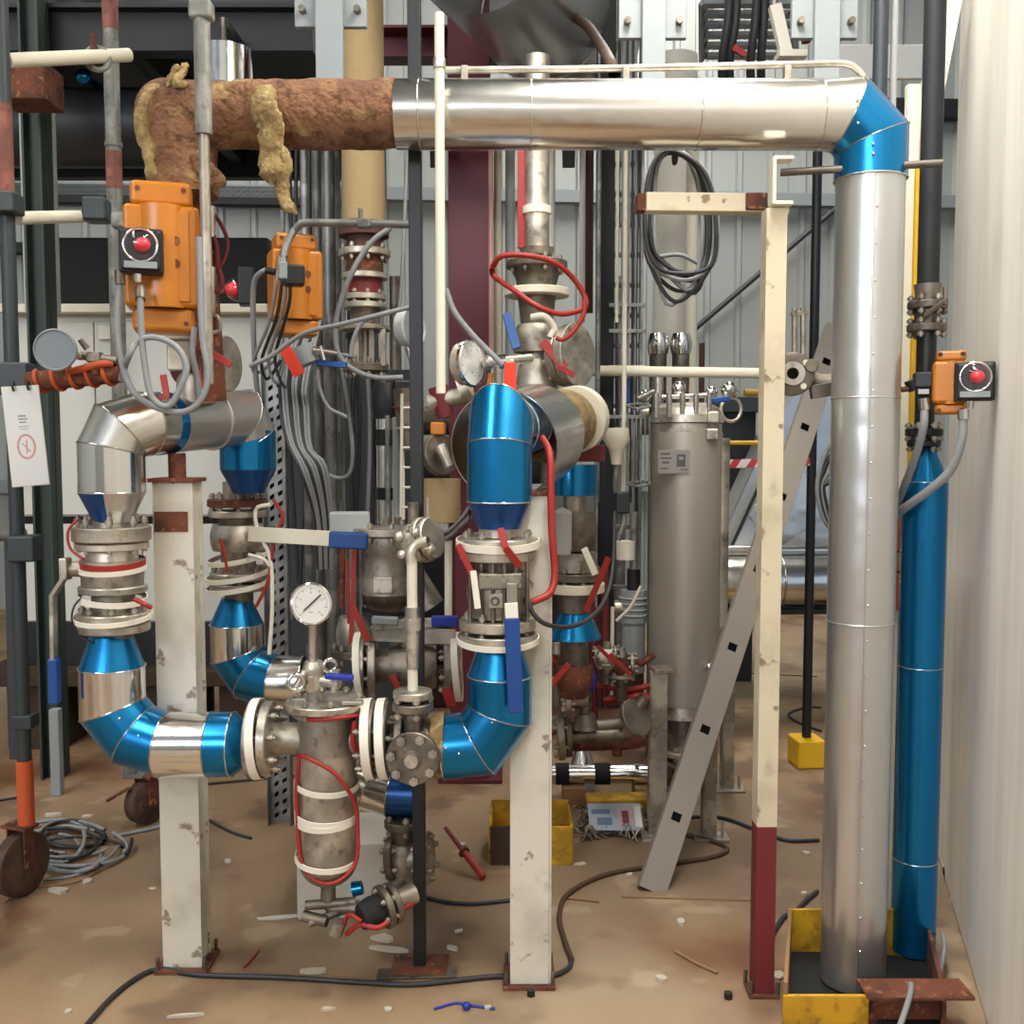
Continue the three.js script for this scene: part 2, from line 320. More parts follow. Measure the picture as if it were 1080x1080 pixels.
// ---------- builders shared by several things ----------
// vertical run described by pixel rows: rows = [name, y0, y1, r0, r1, material, extra]; radii in pixels
function run(t, x, d, rows, yref) {
  const yr = yref || (rows[0][1] + rows[rows.length - 1][2]) / 2, c = P(x, yr, d);
  for (const [name, y0, y1, r0, r1, mt, ex = {}] of rows) {
    const a = V(c.x, hy(Math.max(y0, y1), d), c.z), b = V(c.x, hy(Math.min(y0, y1), d), c.z), rt = m(r0, d), rb = m(r1, d), L = b.y - a.y;
    if (ex.flange) { const q = A(t, name, disc(a.clone().lerp(b, 0.5), UP, rt, L, Math.min(0.003, L * 0.2)), mt);
      if (ex.bolts !== 0) A(q, 'bolts', boltRing(a.clone().lerp(b, 0.5), UP, rt * 0.82, ex.bolts || 8, ex.br || 0.011, L * 2.6), M.steelDull, { stuff: true }); }
    else if (ex.hex) A(t, name, cyl(a, b, rb, rt, 6), mt);
    else if (ex.bulge) { const pr = []; for (let i = 0; i <= 8; i++) { const s = i / 8; pr.push([s * L, rb + (rt - rb) * s + m(ex.bulge, d) * Math.sin(Math.PI * s)]); } A(t, name, lathe(a, UP, [[0, 0], ...pr, [L, 0]]), mt); }
    else A(t, name, lathe(a, UP, [[0, 0], [0, rb], [L, rt], [L, 0]]), mt);
  }
  return c;
}
function gauge(label, c, face, R, stemTo, dial, opt = {}) {
  face = face.clone().normalize(); const back = c.clone().addScaledVector(face, -R * 0.62);
  const t = T('pressure_gauge', label, 'gauge', c.clone().addScaledVector(UP, -R), 'pressure gauges');
  A(t, 'case', lathe(back, face, [[0, 0], [0, R * 0.78], [R * 0.12, R * 0.9], [R * 0.62, R * 0.9]], 32), opt.caseMat || M.steel);
  A(t, 'bezel', lathe(c.clone().addScaledVector(face, -R * 0.12), face, [[0, R * 0.9], [0, R], [R * 0.16, R], [R * 0.2, R * 0.94], [R * 0.12, R * 0.88]], 36), opt.bezelMat || M.chrome);
  const g = new THREE.CircleGeometry(R * 0.89, 36); g.applyQuaternion(new THREE.Quaternion().setFromUnitVectors(V(0, 0, 1), face)); g.translate(c.x, c.y, c.z);
  A(t, 'dial', g, dial, { uv: true });
  if (opt.needle !== undefined) { const [, u, w] = perp(face), n = u.clone().multiplyScalar(Math.cos(opt.needle)).addScaledVector(w, Math.sin(opt.needle)), o = c.clone().addScaledVector(face, 0.003);
    A(t, 'needle', bar(o.clone().addScaledVector(n, -R * 0.45), o.clone().addScaledVector(n, R * 0.65), 0.002, R * 0.06, face, 0), M.black); }
  if (opt.glass) A(t, 'glass', disc(c.clone().addScaledVector(face, R * 0.06), face, R * 0.88, 0.002, 0.0005), M.glass);
  if (stemTo) A(t, 'stem', [cyl(opt.stemFrom || c.clone().addScaledVector(UP, -R * 0.9).addScaledVector(face, -R * 0.3), stemTo, R * 0.2, R * 0.2, 10)], M.steel);
  return t;
}
function dialTex(bg, ink, ticks) {
  const cv = document.createElement('canvas'); cv.width = cv.height = 256; const x = cv.getContext('2d'); x.fillStyle = bg; x.fillRect(0, 0, 256, 256);
  if (ticks) { x.strokeStyle = ink; for (let i = 0; i <= 40; i++) { const a = Math.PI * (0.75 + 1.5 * i / 40), l = i % 5 ? 8 : 18; x.lineWidth = i % 5 ? 2 : 4; x.beginPath(); x.moveTo(128 + 112 * Math.cos(a), 128 + 112 * Math.sin(a)); x.lineTo(128 + (112 - l) * Math.cos(a), 128 + (112 - l) * Math.sin(a)); x.stroke(); }
    x.fillStyle = ink; x.font = '20px sans-serif'; x.textAlign = 'center'; for (let i = 0; i <= 4; i++) { const a = Math.PI * (0.75 + 1.5 * i / 4); x.fillText(String(i * 4), 128 + 76 * Math.cos(a), 135 + 76 * Math.sin(a)); } x.fillText('bar', 128, 190); }
  const t = new THREE.CanvasTexture(cv); t.colorSpace = THREE.SRGBColorSpace; return mat(0xffffff, { map: t, roughness: 0.5 });
}
const dialWhite = dialTex('#e9eae4', '#333', true), dialGrey = dialTex('#7d868c', '#666', false);
// strap wound round an axis
function strapRing(c, axis, R, w, th = 0.003, tilt = null) { const a = (tilt || axis).clone().normalize(); return lathe(c.clone().addScaledVector(a, -w / 2), a, [[0, R], [0, R + th], [w, R + th], [w, R]], 30); }
// insulated, sheet-clad run: kinds = one material per piece
function clad(t, pts, r, kinds, names) {
  const { pieces, rings } = mitre(pts, r);
  pieces.forEach((g, i) => { const q = A(t, (names && names[i]) || (i && i < pieces.length - 1 ? 'elbow_segment' : 'cladding_sleeve'), g, kinds[i]); A(q, 'seam', [bead(rings[i], 0.0025), bead(rings[i + 1], 0.0025)], M.aluBright); });
}

// ---------- main overhead line and the big riser ----------
{ const d = 2.94, base = P(905, 1036, 2.94), t = T('insulated_pipe', 'long insulated pipe with silver cladding, bare brown wool end and tall silver riser', 'pipe', base);
  const r = 0.0945, cy = P(660, 121, d).y, ax = P(911, 500, d).x, e0 = P(897, 121, d).x;
  const xs = px => V(P(px, 121, d).x, cy, -d);
  const H = [xs(418), xs(443), xs(560), xs(735), xs(862)];
  for (let i = 0; i < H.length - 1; i++) { const q = A(t, 'cladding_sleeve', cyl(H[i], H[i + 1], r + 0.001 * (i % 2), undefined, 48, true), M.alu); A(q, 'seam', [torus(H[i + 1], V(1, 0, 0), r + 0.001, 0.0022, 40, 5)], M.alu); }
  // blue lobster back bend
  const top = V(ax, cy - 0.02, -d), rb = 0.1, drop = V(ax, P(921, 190, d).y, -d);
  const { pieces, rings } = mitre([xs(862), xs(894), V(ax, hy(148, d), -d), drop], [r, rb, rb, rb]);
  pieces.forEach((g, i) => { const q = i ? A(t, 'elbow_segment', g, M.blue, { label: 'blue filmed bend segment' }) : A(t, 'cladding_sleeve', g, M.alu); A(q, 'seam', [bead(rings[i], 0.0022), bead(rings[i + 1], 0.0022)], M.alu); });
  A(t, 'screw', [[905, 130], [921, 152], [921, 162], [905, 105]].map(([x, y]) => ball(P(x, y, d - 0.105), 0.004)), M.chrome, { stuff: true });
  // riser
  const ys = [190, 420, 655, 1036].map(y => hy(y, d));
  for (let i = 0; i < 3; i++) { const a = V(ax, i === 2 ? 0.02 : ys[i + 1], -d), b = V(ax, ys[i], -d), q = A(t, 'cladding_sleeve', cyl(a, b, r * (i === 2 ? 0.985 : 1), r * (i === 2 ? 0.985 : 1), 56, true), M.aluDull);
    A(q, 'seam', [torus(b, UP, r, 0.0025, 40, 5), cyl(V(ax - 0.02, a.y, -d + r * 0.985), V(ax - 0.02, b.y, -d + r * 0.985), 0.0028, 0.0028, 6)], M.aluDull); }
  A(t, 'screw', Array.from({ length: 22 }, (_, i) => ball(V(ax - 0.012, 0.15 + i * 0.1, -d + r * 0.99), 0.0035, 1, 1, 1, 6, 5)), M.chrome, { stuff: true });
  // bare wool end
  const wool = (a, b, r0, n, sd) => { const g = new THREE.CylinderGeometry(r0, r0, a.distanceTo(b), 40, n, false); const p = g.attributes.position, N = fbm(8, 4, sd); g.deleteAttribute('uv');
    for (let i = 0; i < p.count; i++) { const x = p.getX(i), y = p.getY(i), z = p.getZ(i), rad = Math.hypot(x, z); if (rad < 0.01) continue; const th = Math.atan2(z, x) / 6.2832 + 0.5, k = 1 + (N(th, y * 1.7 + 0.3) - 0.5) * 0.24; p.setX(i, x * k); p.setZ(i, z * k); }
    g.computeVertexNormals(); g.translate(0, a.distanceTo(b) / 2, 0); return orient(g, a, b.clone().sub(a)); };
  const w0 = xs(186);
  A(t, 'wool_lagging', wool(xs(268), xs(420), r * 0.99, 40, 5), M.wool, { label: 'bare brown mineral wool lagging' });
  A(t, 'wool_lagging', wool(xs(176), xs(272), r * 0.97, 26, 9), M.wool, { label: 'bare brown mineral wool lagging' });
  A(t, 'wool_end_cap', [ball(xs(178), r * 1.02, 0.95, 1, 1, 24, 16)], M.wool);
  A(t, 'wool_drop', wool(V(xs(194).x, P(196, 208, d).y, -d), V(xs(190).x, cy, -d), m(35, d), 16, 21), M.wool);
  // torn tufts
  A(t, 'wool_tuft', tuft([P(285, 90, d - 0.1), P(279, 108, d - 0.12), P(287, 138, d - 0.115), P(284, 165, d - 0.1), P(287, 195, d - 0.1)], 0.03, 5), M.woolY);
  A(t, 'wool_tuft', tuft([P(294, 150, d - 0.1), P(300, 172, d - 0.1), P(296, 200, d - 0.09), P(303, 215, d - 0.09), P(313, 226, d - 0.09)], 0.015, 15), M.woolY);
  A(t, 'wool_tuft', tuft([P(178, 90, d - 0.06), P(160, 97, d - 0.08), P(150, 115, d - 0.08), P(150, 140, d - 0.07), P(158, 160, d - 0.07), P(163, 185, d - 0.07), P(164, 205, d - 0.07)], 0.018, 25), M.woolY);
  A(t, 'wool_tuft', tuft([P(200, 88, d - 0.08), P(186, 88, d - 0.09), P(191, 78, d - 0.06), P(197, 66, d - 0.04)], 0.01, 35), M.woolY); A(t, 'wool_tuft', tuft([P(176, 92, d - 0.08), P(180, 82, d - 0.07), P(188, 68, d - 0.05)], 0.008, 45), M.woolY);
  A(t, 'wool_tuft', tuft([P(208, 158, d - 0.08), P(212, 175, d - 0.08), P(226, 185, d - 0.07), P(228, 200, d - 0.07)], 0.02, 55), M.wool);
  A(t, 'inner_pipe', cyl(V(xs(205).x, P(205, 425, 3.2).y, -d - 0.12), V(xs(196).x, cy, -d - 0.04), 0.042, 0.045, 20), M.rust);
}
// blue clad riser by the wall, with its valve train above
{ const d = 3.12, c = P(969, 760, d), t = T('insulated_pipe', 'slim blue clad riser beside the plaster wall', 'pipe', V(c.x, 0, c.z));
  const r = 0.067, yt = hy(508, d), q = (y, x = c.x) => V(x, y, c.z), s = [0.02, hy(905, d), hy(702, d), yt];
  for (let i = 0; i < 3; i++) { const p = A(t, 'cladding_sleeve', cyl(q(s[i]), q(s[i + 1]), r, r, 44, true), M.blue); A(p, 'seam', torus(q(s[i + 1]), UP, r, 0.0018, 40, 5), M.alu); }
  A(t, 'cone_end', lathe(q(yt), UP, [[0, r], [m(36, d), m(9, d)], [m(38, d), 0]], 40), M.blue);
}
{ const d = 3.12, t = T('valve_pipe', 'dark vertical pipe with flanged joint above the slim blue riser', 'pipe', P(984, 480, d));
  run(t, 983, d, [['pipe', -40, 300, 11, 11, M.darkSteel], ['flange', 318, 326, 20, 20, M.steelDark, { flange: 1, bolts: 6 }], ['spacer', 326, 342, 13, 13, M.steelDark], ['flange', 342, 350, 20, 20, M.steelDark, { flange: 1, bolts: 6 }], ['pipe', 350, 452, 10, 10, M.black], ['flange', 452, 460, 19, 19, M.black, { flange: 1, bolts: 6 }], ['flange', 464, 471, 17, 17, M.black, { flange: 1, bolts: 6 }], ['pipe', 300, 318, 14, 12, M.steelDark]]);
  A(t, 'lug', [bar(P(975, 333, d - 0.05), P(999, 315, d - 0.08), 0.02, 0.012), bar(P(997, 302, d - 0.08), P(997, 322, d - 0.08), 0.012, 0.012)], M.steelDark);
}
function actuator(label, c, w, h, dp, yaw, boxAt, o = {}) {   // orange quarter turn actuator with a black switch box
  const t = T('valve_actuator', label, 'actuator', V(c.x, c.y - h / 2, c.z), 'orange valve actuators'), R = g => { const q = new THREE.Matrix4().makeTranslation(c.x, c.y, c.z).multiply(new THREE.Matrix4().makeRotationY(yaw)); return g.applyMatrix4(q); };
  const bx = (x, y, z, a, b, e, bev = 0.012) => R(box(V(x, y, z), a, b, e, 0, bev));
  const k = h * 0.16;
  A(t, 'body', [bx(0, 0, 0, w, h - 2 * k, dp), R(cyl(V(0, -h / 2 + k, dp * 0.1), V(0, h / 2 - k, dp * 0.1), w * 0.36, w * 0.36, 24))], M.orange);
  for (const s of [-1, 1]) { const p = A(t, 'end_cap', [bx(0, s * (h / 2 - k / 2), 0, w * 0.82, k * 1.04, dp * 0.86, 0.014)], M.orange);
    A(p, 'cap_screw', [-1, 1].map(x => R(cyl(V(x * w * 0.3, s * (h / 2 - k * 0.35), dp * 0.42), V(x * w * 0.3, s * (h / 2 - k * 0.35), dp * 0.45), 0.007, 0.007, 6))), M.rust, { stuff: true }); }
  A(t, 'rib', [R(bar(V(w * 0.28, -h * 0.3, dp / 2), V(w * 0.28, h * 0.3, dp / 2), 0.012, w * 0.16))], M.orange);
  A(t, 'air_port', [R(cyl(V(w * 0.18, h * 0.1, dp / 2), V(w * 0.18, h * 0.1, dp / 2 + 0.012), 0.012, 0.012, 10)), R(cyl(V(w * 0.18, -h * 0.05, dp / 2), V(w * 0.18, -h * 0.05, dp / 2 + 0.012), 0.012, 0.012, 10))], M.rust);
  if (boxAt) { const [x, y, z, s] = boxAt, sb = A(t, 'switch_box', [bx(x, y, z, s, s * 1.05, 0.05, 0.006), bx(x, y, z + 0.03, s * 0.9, s * 0.92, 0.02, 0.006)], M.black);
    A(sb, 'indicator', [R(ball(V(x + 0.005, y + s * 0.1, z + 0.045), s * 0.19, 1, 0.9, 0.9))], M.indicator, { label: 'red position indicator' });
    A(sb, 'dome', [R(lathe(V(x, y + s * 0.1, z + 0.038), V(0, 0, 1), [[0, s * 0.4], [0.012, s * 0.38], [0.028, s * 0.28], [0.038, s * 0.14], [0.04, 0]], 28))], M.dome);
    A(sb, 'dome_rim', R(torus(V(x, y + s * 0.1, z + 0.04), V(0, 0, 1), s * 0.38, 0.004, 28, 6)), M.chrome);
    A(sb, 'name_strip', bx(x, y - s * 0.36, z + 0.042, s * 0.74, s * 0.16, 0.004, 0.001), M.greyPaint);
    A(sb, 'cable_gland', R(cyl(V(x - s * 0.1, y - s * 0.5, z), V(x - s * 0.1, y - s * 0.72, z), 0.013, 0.011, 10)), M.chrome); }
  return t;
}
actuator('largest orange valve actuator, hanging under the brown wool end, switch box in front', P(172, 274, 2.79), m(74, 2.79), m(152, 2.79), 0.12, 0.28, [-0.048, 0.0, 0.1, 0.108]);
actuator('orange valve actuator with small dark unit in front, above the red tag', P(311, 302, 3.75), m(52, 3.75), m(104, 3.75), 0.12, 0.4);
actuator('small orange valve actuator at the plaster wall with red domed switch box', P(1002, 404, 2.98), m(36, 2.95), m(66, 2.95), 0.09, -0.35, [0.06, 0.0, 0.055, 0.105]);

// ---------- posts ----------
function post(label, xs, ys, d, w, dp, mt, o = {}) {   // box post: pixel centre x at base, rows of top and base
  const b = F(xs, ys), t = T('support_post', label, 'post', V(b.x, 0, b.z), 'pipe support posts');
  const H = hy(o.top, -b.z);
  A(t, 'base_plate', box(V(b.x, 0.006, b.z), w * 1.35, 0.012, dp * 1.45, 0, 0.002), o.plate || M.rust);
  A(t, 'anchor_bolt', [-1, 1].flatMap(s => [-1, 1].map(q => cyl(V(b.x + s * w * 0.6, 0.01, b.z + q * dp * 0.6), V(b.x + s * w * 0.6, 0.05, b.z + q * dp * 0.6), 0.006, 0.006, 6))), M.steelDark, { stuff: true });
  return { t, b, H };
}
{ const w = m(42, 3.05), { t, b, H } = post('wide white post with rusty cap under the left silver elbow', 198, 1016, 0, w, 0.1, M.white, { top: 506 });
  A(t, 'column', [box(V(b.x, H / 2 + 0.006, b.z + 0.045), w, H - 0.012, 0.008, 0, 0.001), box(V(b.x, H / 2 + 0.006, b.z - 0.045), w, H - 0.012, 0.008, 0, 0.001), box(V(b.x + w / 2 - 0.012, H / 2 + 0.006, b.z), 0.007, H - 0.012, 0.09, 0, 0.001), box(V(b.x - w / 2 + 0.012, H / 2 + 0.006, b.z), 0.007, H - 0.012, 0.09, 0, 0.001)], M.white);
  A(t, 'rust_patch', [box(V(b.x - 0.005, hy(549, -b.z), b.z + 0.05), 0.1, 0.06, 0.003, 0, 0.001)], M.rust);
  A(t, 'cap_plate', [box(V(b.x, H, b.z), w * 1.15, 0.012, 0.13, 0, 0.002)], M.rust);
  A(t, 'saddle_stub', cyl(V(b.x, H, b.z), V(b.x, hy(478, -b.z), b.z), 0.026, 0.026, 18), M.rust); }
{ const w = m(41, 3.0), { t, b, H } = post('wide chipped white post behind the right blue elbows', 558, 1032, 0, w, 0.1, M.white, { top: 520 });
  A(t, 'column', [box(V(b.x, H / 2 + 0.006, b.z + 0.05), w, H - 0.012, 0.008, 0, 0.001), box(V(b.x + w / 2 + 0.004, H / 2 + 0.006, b.z), 0.007, H - 0.012, 0.1, 0, 0.001), box(V(b.x - w / 2 + 0.004, H / 2 + 0.006, b.z), 0.007, H - 0.012, 0.1, 0, 0.001)], M.white);
  A(t, 'cap_plate', [box(V(b.x, H, b.z), w * 1.1, 0.012, 0.12, 0, 0.002)], M.rust); }
{ const { t, b, H } = post('slim cream post with maroon foot left of the silver riser', 803, 1046, 0, 0.065, 0.06, M.cream, { top: 222 });
  const y1 = hy(868, -b.z), w = m(21.5, 2.9);
  const ch = (y0, y1, mt, nm) => A(t, nm, [box(V(b.x, (y0 + y1) / 2, b.z + 0.03), w, y1 - y0, 0.006, 0, 0.001), box(V(b.x - w / 2 + 0.003, (y0 + y1) / 2, b.z), 0.006, y1 - y0, 0.06, 0, 0.001), box(V(b.x + w / 2 - 0.003, (y0 + y1) / 2, b.z), 0.006, y1 - y0, 0.06, 0, 0.001)], mt);
  ch(0.012, y1, M.maroonPaint, 'foot'); ch(y1, H, M.creamWorn, 'column');
  const rx = b.x + 0.01, y = hy(196, -b.z);
  A(t, 'top_bracket', [box(V(rx - 0.025, y, b.z + 0.035), 0.01, m(46, 2.9), 0.05, 0, 0.002), box(V(rx, y + m(23, 2.9), b.z + 0.035), 0.055, 0.01, 0.05, 0, 0.002), box(V(rx, y - m(22, 2.9), b.z + 0.035), 0.055, 0.01, 0.05, 0, 0.002), box(V(rx, y - m(27, 2.9), b.z), 0.05, 0.02, 0.05, 0, 0.002)], M.cream);
  A(t, 'cross_rod', [cyl(P(823, 182, 2.95), P(994, 172, 2.85), 0.011, 0.011, 10)], M.steelDark); }
{ const b = F(443, 1020), t = T('support_post', 'thin black square post running from floor to roof', 'post', V(b.x, 0, b.z), 'pipe support posts');
  A(t, 'column', box(V(b.x, 3.5, b.z), m(13.5, 3.02), 7, m(13.5, 3.02), 0, 0.003), M.black);
  A(t, 'base_plate', box(V(b.x, 0.006, b.z), 0.17, 0.012, 0.12, 0, 0.002), M.rust); }
O('floor_plate', 'thin grey steel plate under the black post foot', 'plate', box(V(F(440, 1028).x, 0.004, F(440, 1028).z), 0.24, 0.006, 0.06, 0.05, 0.001), M.steelDark);
{ const p = P(465, 415, 2.79), q = P(465, 14, 2.79); const t = T('instrument_tube', 'thin cream vertical tube beside the black post', 'tube', p);
  A(t, 'tube', cyl(p, V(p.x, q.y, p.z), m(5, 2.79), m(5, 2.79), 14), M.cream); A(t, 'coupling', [cyl(V(p.x, hy(62, 2.79), p.z), V(p.x, hy(72, 2.79), p.z), m(6.5, 2.79), undefined, 12)], M.steel); }
// curb round the floor opening
{ const z0 = -2.68, dz = 0.44, h = 0.115, x0 = P(826, 1050, 2.68).x, x1 = P(1008, 1050, 2.68).x, xm = P(916, 1050, 2.68).x, bk = (x, y = 0) => V(x + dz * 0.298, y, z0 - dz), fr = (x, y = 0) => V(x, y, z0);
  const t = T('floor_curb', 'yellow and brown steel curb round the foot of the two risers', 'curb', V((x0 + x1) / 2, 0, z0 - dz / 2));
  A(t, 'front_plate', bar(fr(x0, h / 2), fr(xm, h / 2), 0.012, h, V(0, 0, 1)), M.yellow, { label: 'yellow front plate' });
  A(t, 'front_angle', [box(V((xm + x1) / 2 + 0.015, h + 0.004, z0 - 0.02), x1 - xm + 0.05, 0.01, 0.1, 0, 0.002), bar(fr(xm, h / 2).add(V(0, 0, -0.06)), fr(x1, h / 2).add(V(0, 0, -0.06)), 0.01, h, V(0, 0, 1))], M.rust);
  A(t, 'side_plate', bar(fr(x0 + 0.006, h * 0.65), bk(x0 + 0.006, h * 0.65), 0.012, h * 1.3, V(1, 0, 0)), M.wood);
  A(t, 'side_plate', bar(fr(x1 - 0.03, h / 2), bk(x1 - 0.03, h / 2), 0.012, h, V(1, 0, 0)), M.rust);
  A(t, 'rear_plate', bar(bk(x0, h * 0.65), bk(x1 - 0.02, h * 0.65), 0.012, h * 1.3, V(0, 0, 1)), M.yellow);
  A(t, 'pit_shade', bar(fr((x0 + x1) / 2, 0.008).add(V(0, 0, -0.07)), bk((x0 + x1) / 2, 0.008), x1 - x0 - 0.05, 0.012, V(1, 0, 0)), M.blackMatt); }  // matt black sheet stands for the darkness inside the floor opening

// ---------- front pipework ----------
// run along any axis: rows = [name, s0, s1, r0, r1, material, extra]; lengths and radii in pixels at depth d
function axrun(t, a, dir, d, rows) {
  dir = dir.clone().normalize();
  for (const [name, s0, s1, r0, r1, mt, ex = {}] of rows) {
    const p = a.clone().addScaledVector(dir, m(s0, d)), L = m(s1 - s0, d), ra = m(r0, d), rb = m(r1, d);
    if (ex.flange) { const c = p.clone().addScaledVector(dir, L / 2), q = A(t, name, disc(c, dir, ra, L, Math.min(0.003, L * 0.2)), mt); if (ex.bolts !== 0) A(q, 'bolts', boltRing(c, dir, ra * 0.8, ex.bolts || 8, ex.br || 0.01, L * (ex.bl || 2.4)), M.steelDull, { stuff: true }); }
    else if (ex.dome) { const pr = []; for (let i = 0; i <= 8; i++) { const k = i / 8 * Math.PI / 2; pr.push([Math.sin(k) * L, Math.cos(k) * ra]); } A(t, name, lathe(p, dir, pr, 30), mt); }
    else if (ex.bulge) { const pr = []; for (let i = 0; i <= 8; i++) { const s = i / 8; pr.push([s * L, ra + (rb - ra) * s + m(ex.bulge, d) * Math.sin(Math.PI * s)]); } A(t, name, lathe(p, dir, [[0, 0], ...pr, [L, 0]]), mt); }
    else if (ex.open) A(t, name, lathe(p, dir, [[0, ra], [L, rb]], 40), mt);
    else A(t, name, lathe(p, dir, [[0, 0], [0, ra], [L, rb], [L, 0]]), mt);
  }
}
const R0 = 0.092;
function strapAt(t, y, x, d, rpx, w = 8, mt = M.strap, tilt = 0, name = 'strap') { const c = P(x, y, d); A(t, name, strapRing(c, UP, m(rpx, d), m(w, d), 0.004, V(Math.sin(tilt), Math.cos(tilt), 0.1)), mt); }
// left upper spool
{ const d = 2.92, q = (x, y, e = d) => P(x, y, e), x = 118, vx = q(x, 500).x, v = y => V(vx, hy(y, d), -d);
  const t = T('insulated_pipe', 'silver clad elbow and horizontal run on top of the left white post', 'pipe', v(552));
  const run0 = q(166, 447, 3.06), run1 = q(252, 441, 3.40);
  clad(t, [v(519), v(474), V(vx + 0.02, hy(455, d), -d - 0.015), V(vx + 0.07, hy(447, d), -d - 0.055), run0], R0, [M.aluBright, M.alu, M.alu, M.alu], ['cladding_sleeve', 'elbow_segment', 'elbow_segment', 'elbow_segment']);
  A(t, 'cone_end', lathe(v(550), UP, [[0, 0], [0, m(19, d)], [v(519).y - v(550).y, R0]], 40), M.aluDull);
  { const g = lathe(v(550), UP, [[0, m(19.4, d)], [v(519).y - v(550).y, R0 + 0.001]], 60), p = g.attributes.position, nn = g.attributes.normal, P2 = [], N2 = []; for (let i = 0; i < p.count; i += 3) { const cx = (p.getX(i) + p.getX(i + 1) + p.getX(i + 2)) / 3 - vx; if (cx < 0.008 && cx > -0.075) for (let k = 0; k < 3; k++) { P2.push(p.getX(i + k), p.getY(i + k), p.getZ(i + k)); N2.push(nn.getX(i + k), nn.getY(i + k), nn.getZ(i + k)); } }
    const f = new THREE.BufferGeometry(); f.setAttribute('position', new THREE.Float32BufferAttribute(P2, 3)); f.setAttribute('normal', new THREE.Float32BufferAttribute(N2, 3)); A(t, 'blue_film', f, M.blueDark, { label: 'left over blue film on the cone' }); }
  const dir = run1.clone().sub(run0).normalize();
  A(t, 'blue_band', lathe(run0.clone().addScaledVector(dir, -0.012), dir, [[0, R0 - 0.002], [0, R0 + 0.002], [0.05, R0 + 0.002], [0.05, R0 - 0.002]], 44), M.blue, { label: 'blue filmed band' });
  const mid = run0.clone().lerp(run1, 0.62);
  const s1 = A(t, 'cladding_sleeve', cyl(run0.clone().addScaledVector(dir, 0.035), mid, R0 * 0.99, R0 * 0.99, 44, true), M.aluDull); A(s1, 'seam', torus(mid, dir, R0, 0.005, 40, 6), M.aluDull);
  const e2 = [mid, run1, run1.clone().add(V(0.02, -0.06, -0.03)), run1.clone().add(V(0.02, -0.2, -0.03))];
  clad(t, e2.slice(0, 3), R0, [M.aluDull, M.aluDull]);
  const dn = run1.clone().add(V(0.02, -0.04, -0.03));
  A(t, 'cladding_sleeve', cyl(dn.clone().add(V(0, -0.13, 0)), dn.clone().add(V(0, 0.0, 0)), R0, R0, 40, true), M.blue, { label: 'blue filmed drop sleeve' });
  A(t, 'cone_end', lathe(dn.clone().add(V(0, -0.21, 0)), UP, [[0, 0], [0, 0.05], [0.08, R0]], 40), M.blueDark);
}
// left ball valve
{ const d = 2.92, x = 119, t = T('ball_valve', 'flanged ball valve between the two left silver elbows, long blue tipped lever', 'valve', P(x, 668, d));
  const c = run(t, x, d, [['neck', 546, 556, 19, 19, M.steel], ['flange', 555, 570, 40, 40, M.steelDull, { flange: 1, bolts: 8 }], ['flange', 571, 579, 37, 37, M.steel, { flange: 1, bolts: 0 }], ['neck', 579, 590, 26, 27, M.steel], ['body', 590, 624, 33, 31, M.steelDull], ['flange', 617, 624, 35, 35, M.steel, { flange: 1, bolts: 0 }], ['neck', 624, 646, 22, 22, M.steelDull], ['flange', 645, 654, 38, 38, M.steel, { flange: 1, bolts: 8 }], ['flange', 656, 665, 37, 37, M.steelDull, { flange: 1, bolts: 0 }], ['neck', 664, 672, 20, 20, M.steelDark]], 610);
  strapAt(t, 593, x, d, 32, 6, M.red, 0.02, 'red_tape'); strapAt(t, 599, x, d, 33, 5, M.strap); strapAt(t, 630, x, d, 34, 6, M.strap, 0.1); strapAt(t, 650, x, d, 39, 5, M.strap);
  each(t, 'red_tape', [tube([P(82, 548, 2.85), P(72, 560, 2.84), P(74, 578, 2.84), P(88, 590, 2.83)], 0.004), tube([P(142, 632, 2.84), P(152, 637, 2.83), P(160, 641, 2.84)], 0.007)], M.red);
  A(t, 'tracing_cable', tube([P(86, 630, 2.85), P(78, 640, 2.84), P(76, 655, 2.84), P(84, 670, 2.86), P(96, 678, 2.86)], 0.003), M.cableDark);
  A(t, 'stem', cyl(P(95, 600, d - 0.02), P(66, 600, d - 0.04), 0.026, 0.02, 14), M.steelDull);
  const lv = A(t, 'lever', [box(P(69, 600, d - 0.05), 0.022, 0.062, 0.04, 0, 0.003), bar(P(69, 608, d - 0.06), P(56, 628, d - 0.06), 0.03, 0.012), bar(P(56, 626, d - 0.06), P(57, 700, d - 0.06), 0.03, 0.012)], M.steel);
  A(lv, 'grip', bar(P(57, 694, d - 0.06), P(58, 742, d - 0.06), 0.036, 0.028, V(0, 0, 1), 0.006), M.blueGrip, { label: 'blue grip' }); }
// left lower spool
{ const d = 2.92, e = 2.9, vx = P(118, 700, d).x, v = y => V(vx, hy(y, d), -d), t = T('insulated_pipe', 'blue and silver clad elbow from left ball valve to basket strainer', 'pipe', P(150, 818, d));
  const q = (px, y = 785) => V(P(px, y, e).x, hy(785, e), -e);
  A(t, 'cone_end', lathe(v(704), UP, [[0, R0], [v(668).y - v(704).y, m(21, d)], [v(668).y - v(704).y, 0]], 40), M.blue);
  clad(t, [v(703), v(747), V(P(142, 774, d).x, hy(775, d), -d), q(173), q(222), q(246)], R0, [M.aluBright, M.blue, M.blue, M.aluBright, M.blue], ['cladding_sleeve', 'elbow_segment', 'elbow_segment', 'cladding_sleeve', 'cladding_sleeve']);
  A(t, 'cone_end', lathe(q(246), V(1, 0, 0), [[0, R0], [m(14, e), m(24, e)], [m(14, e), 0]], 40), M.blue);
  A(t, 'screw', [[133, 786], [146, 776], [126, 758]].map(([a, b]) => ball(P(a, b, d - R0), 0.004)), M.chrome, { stuff: true }); }
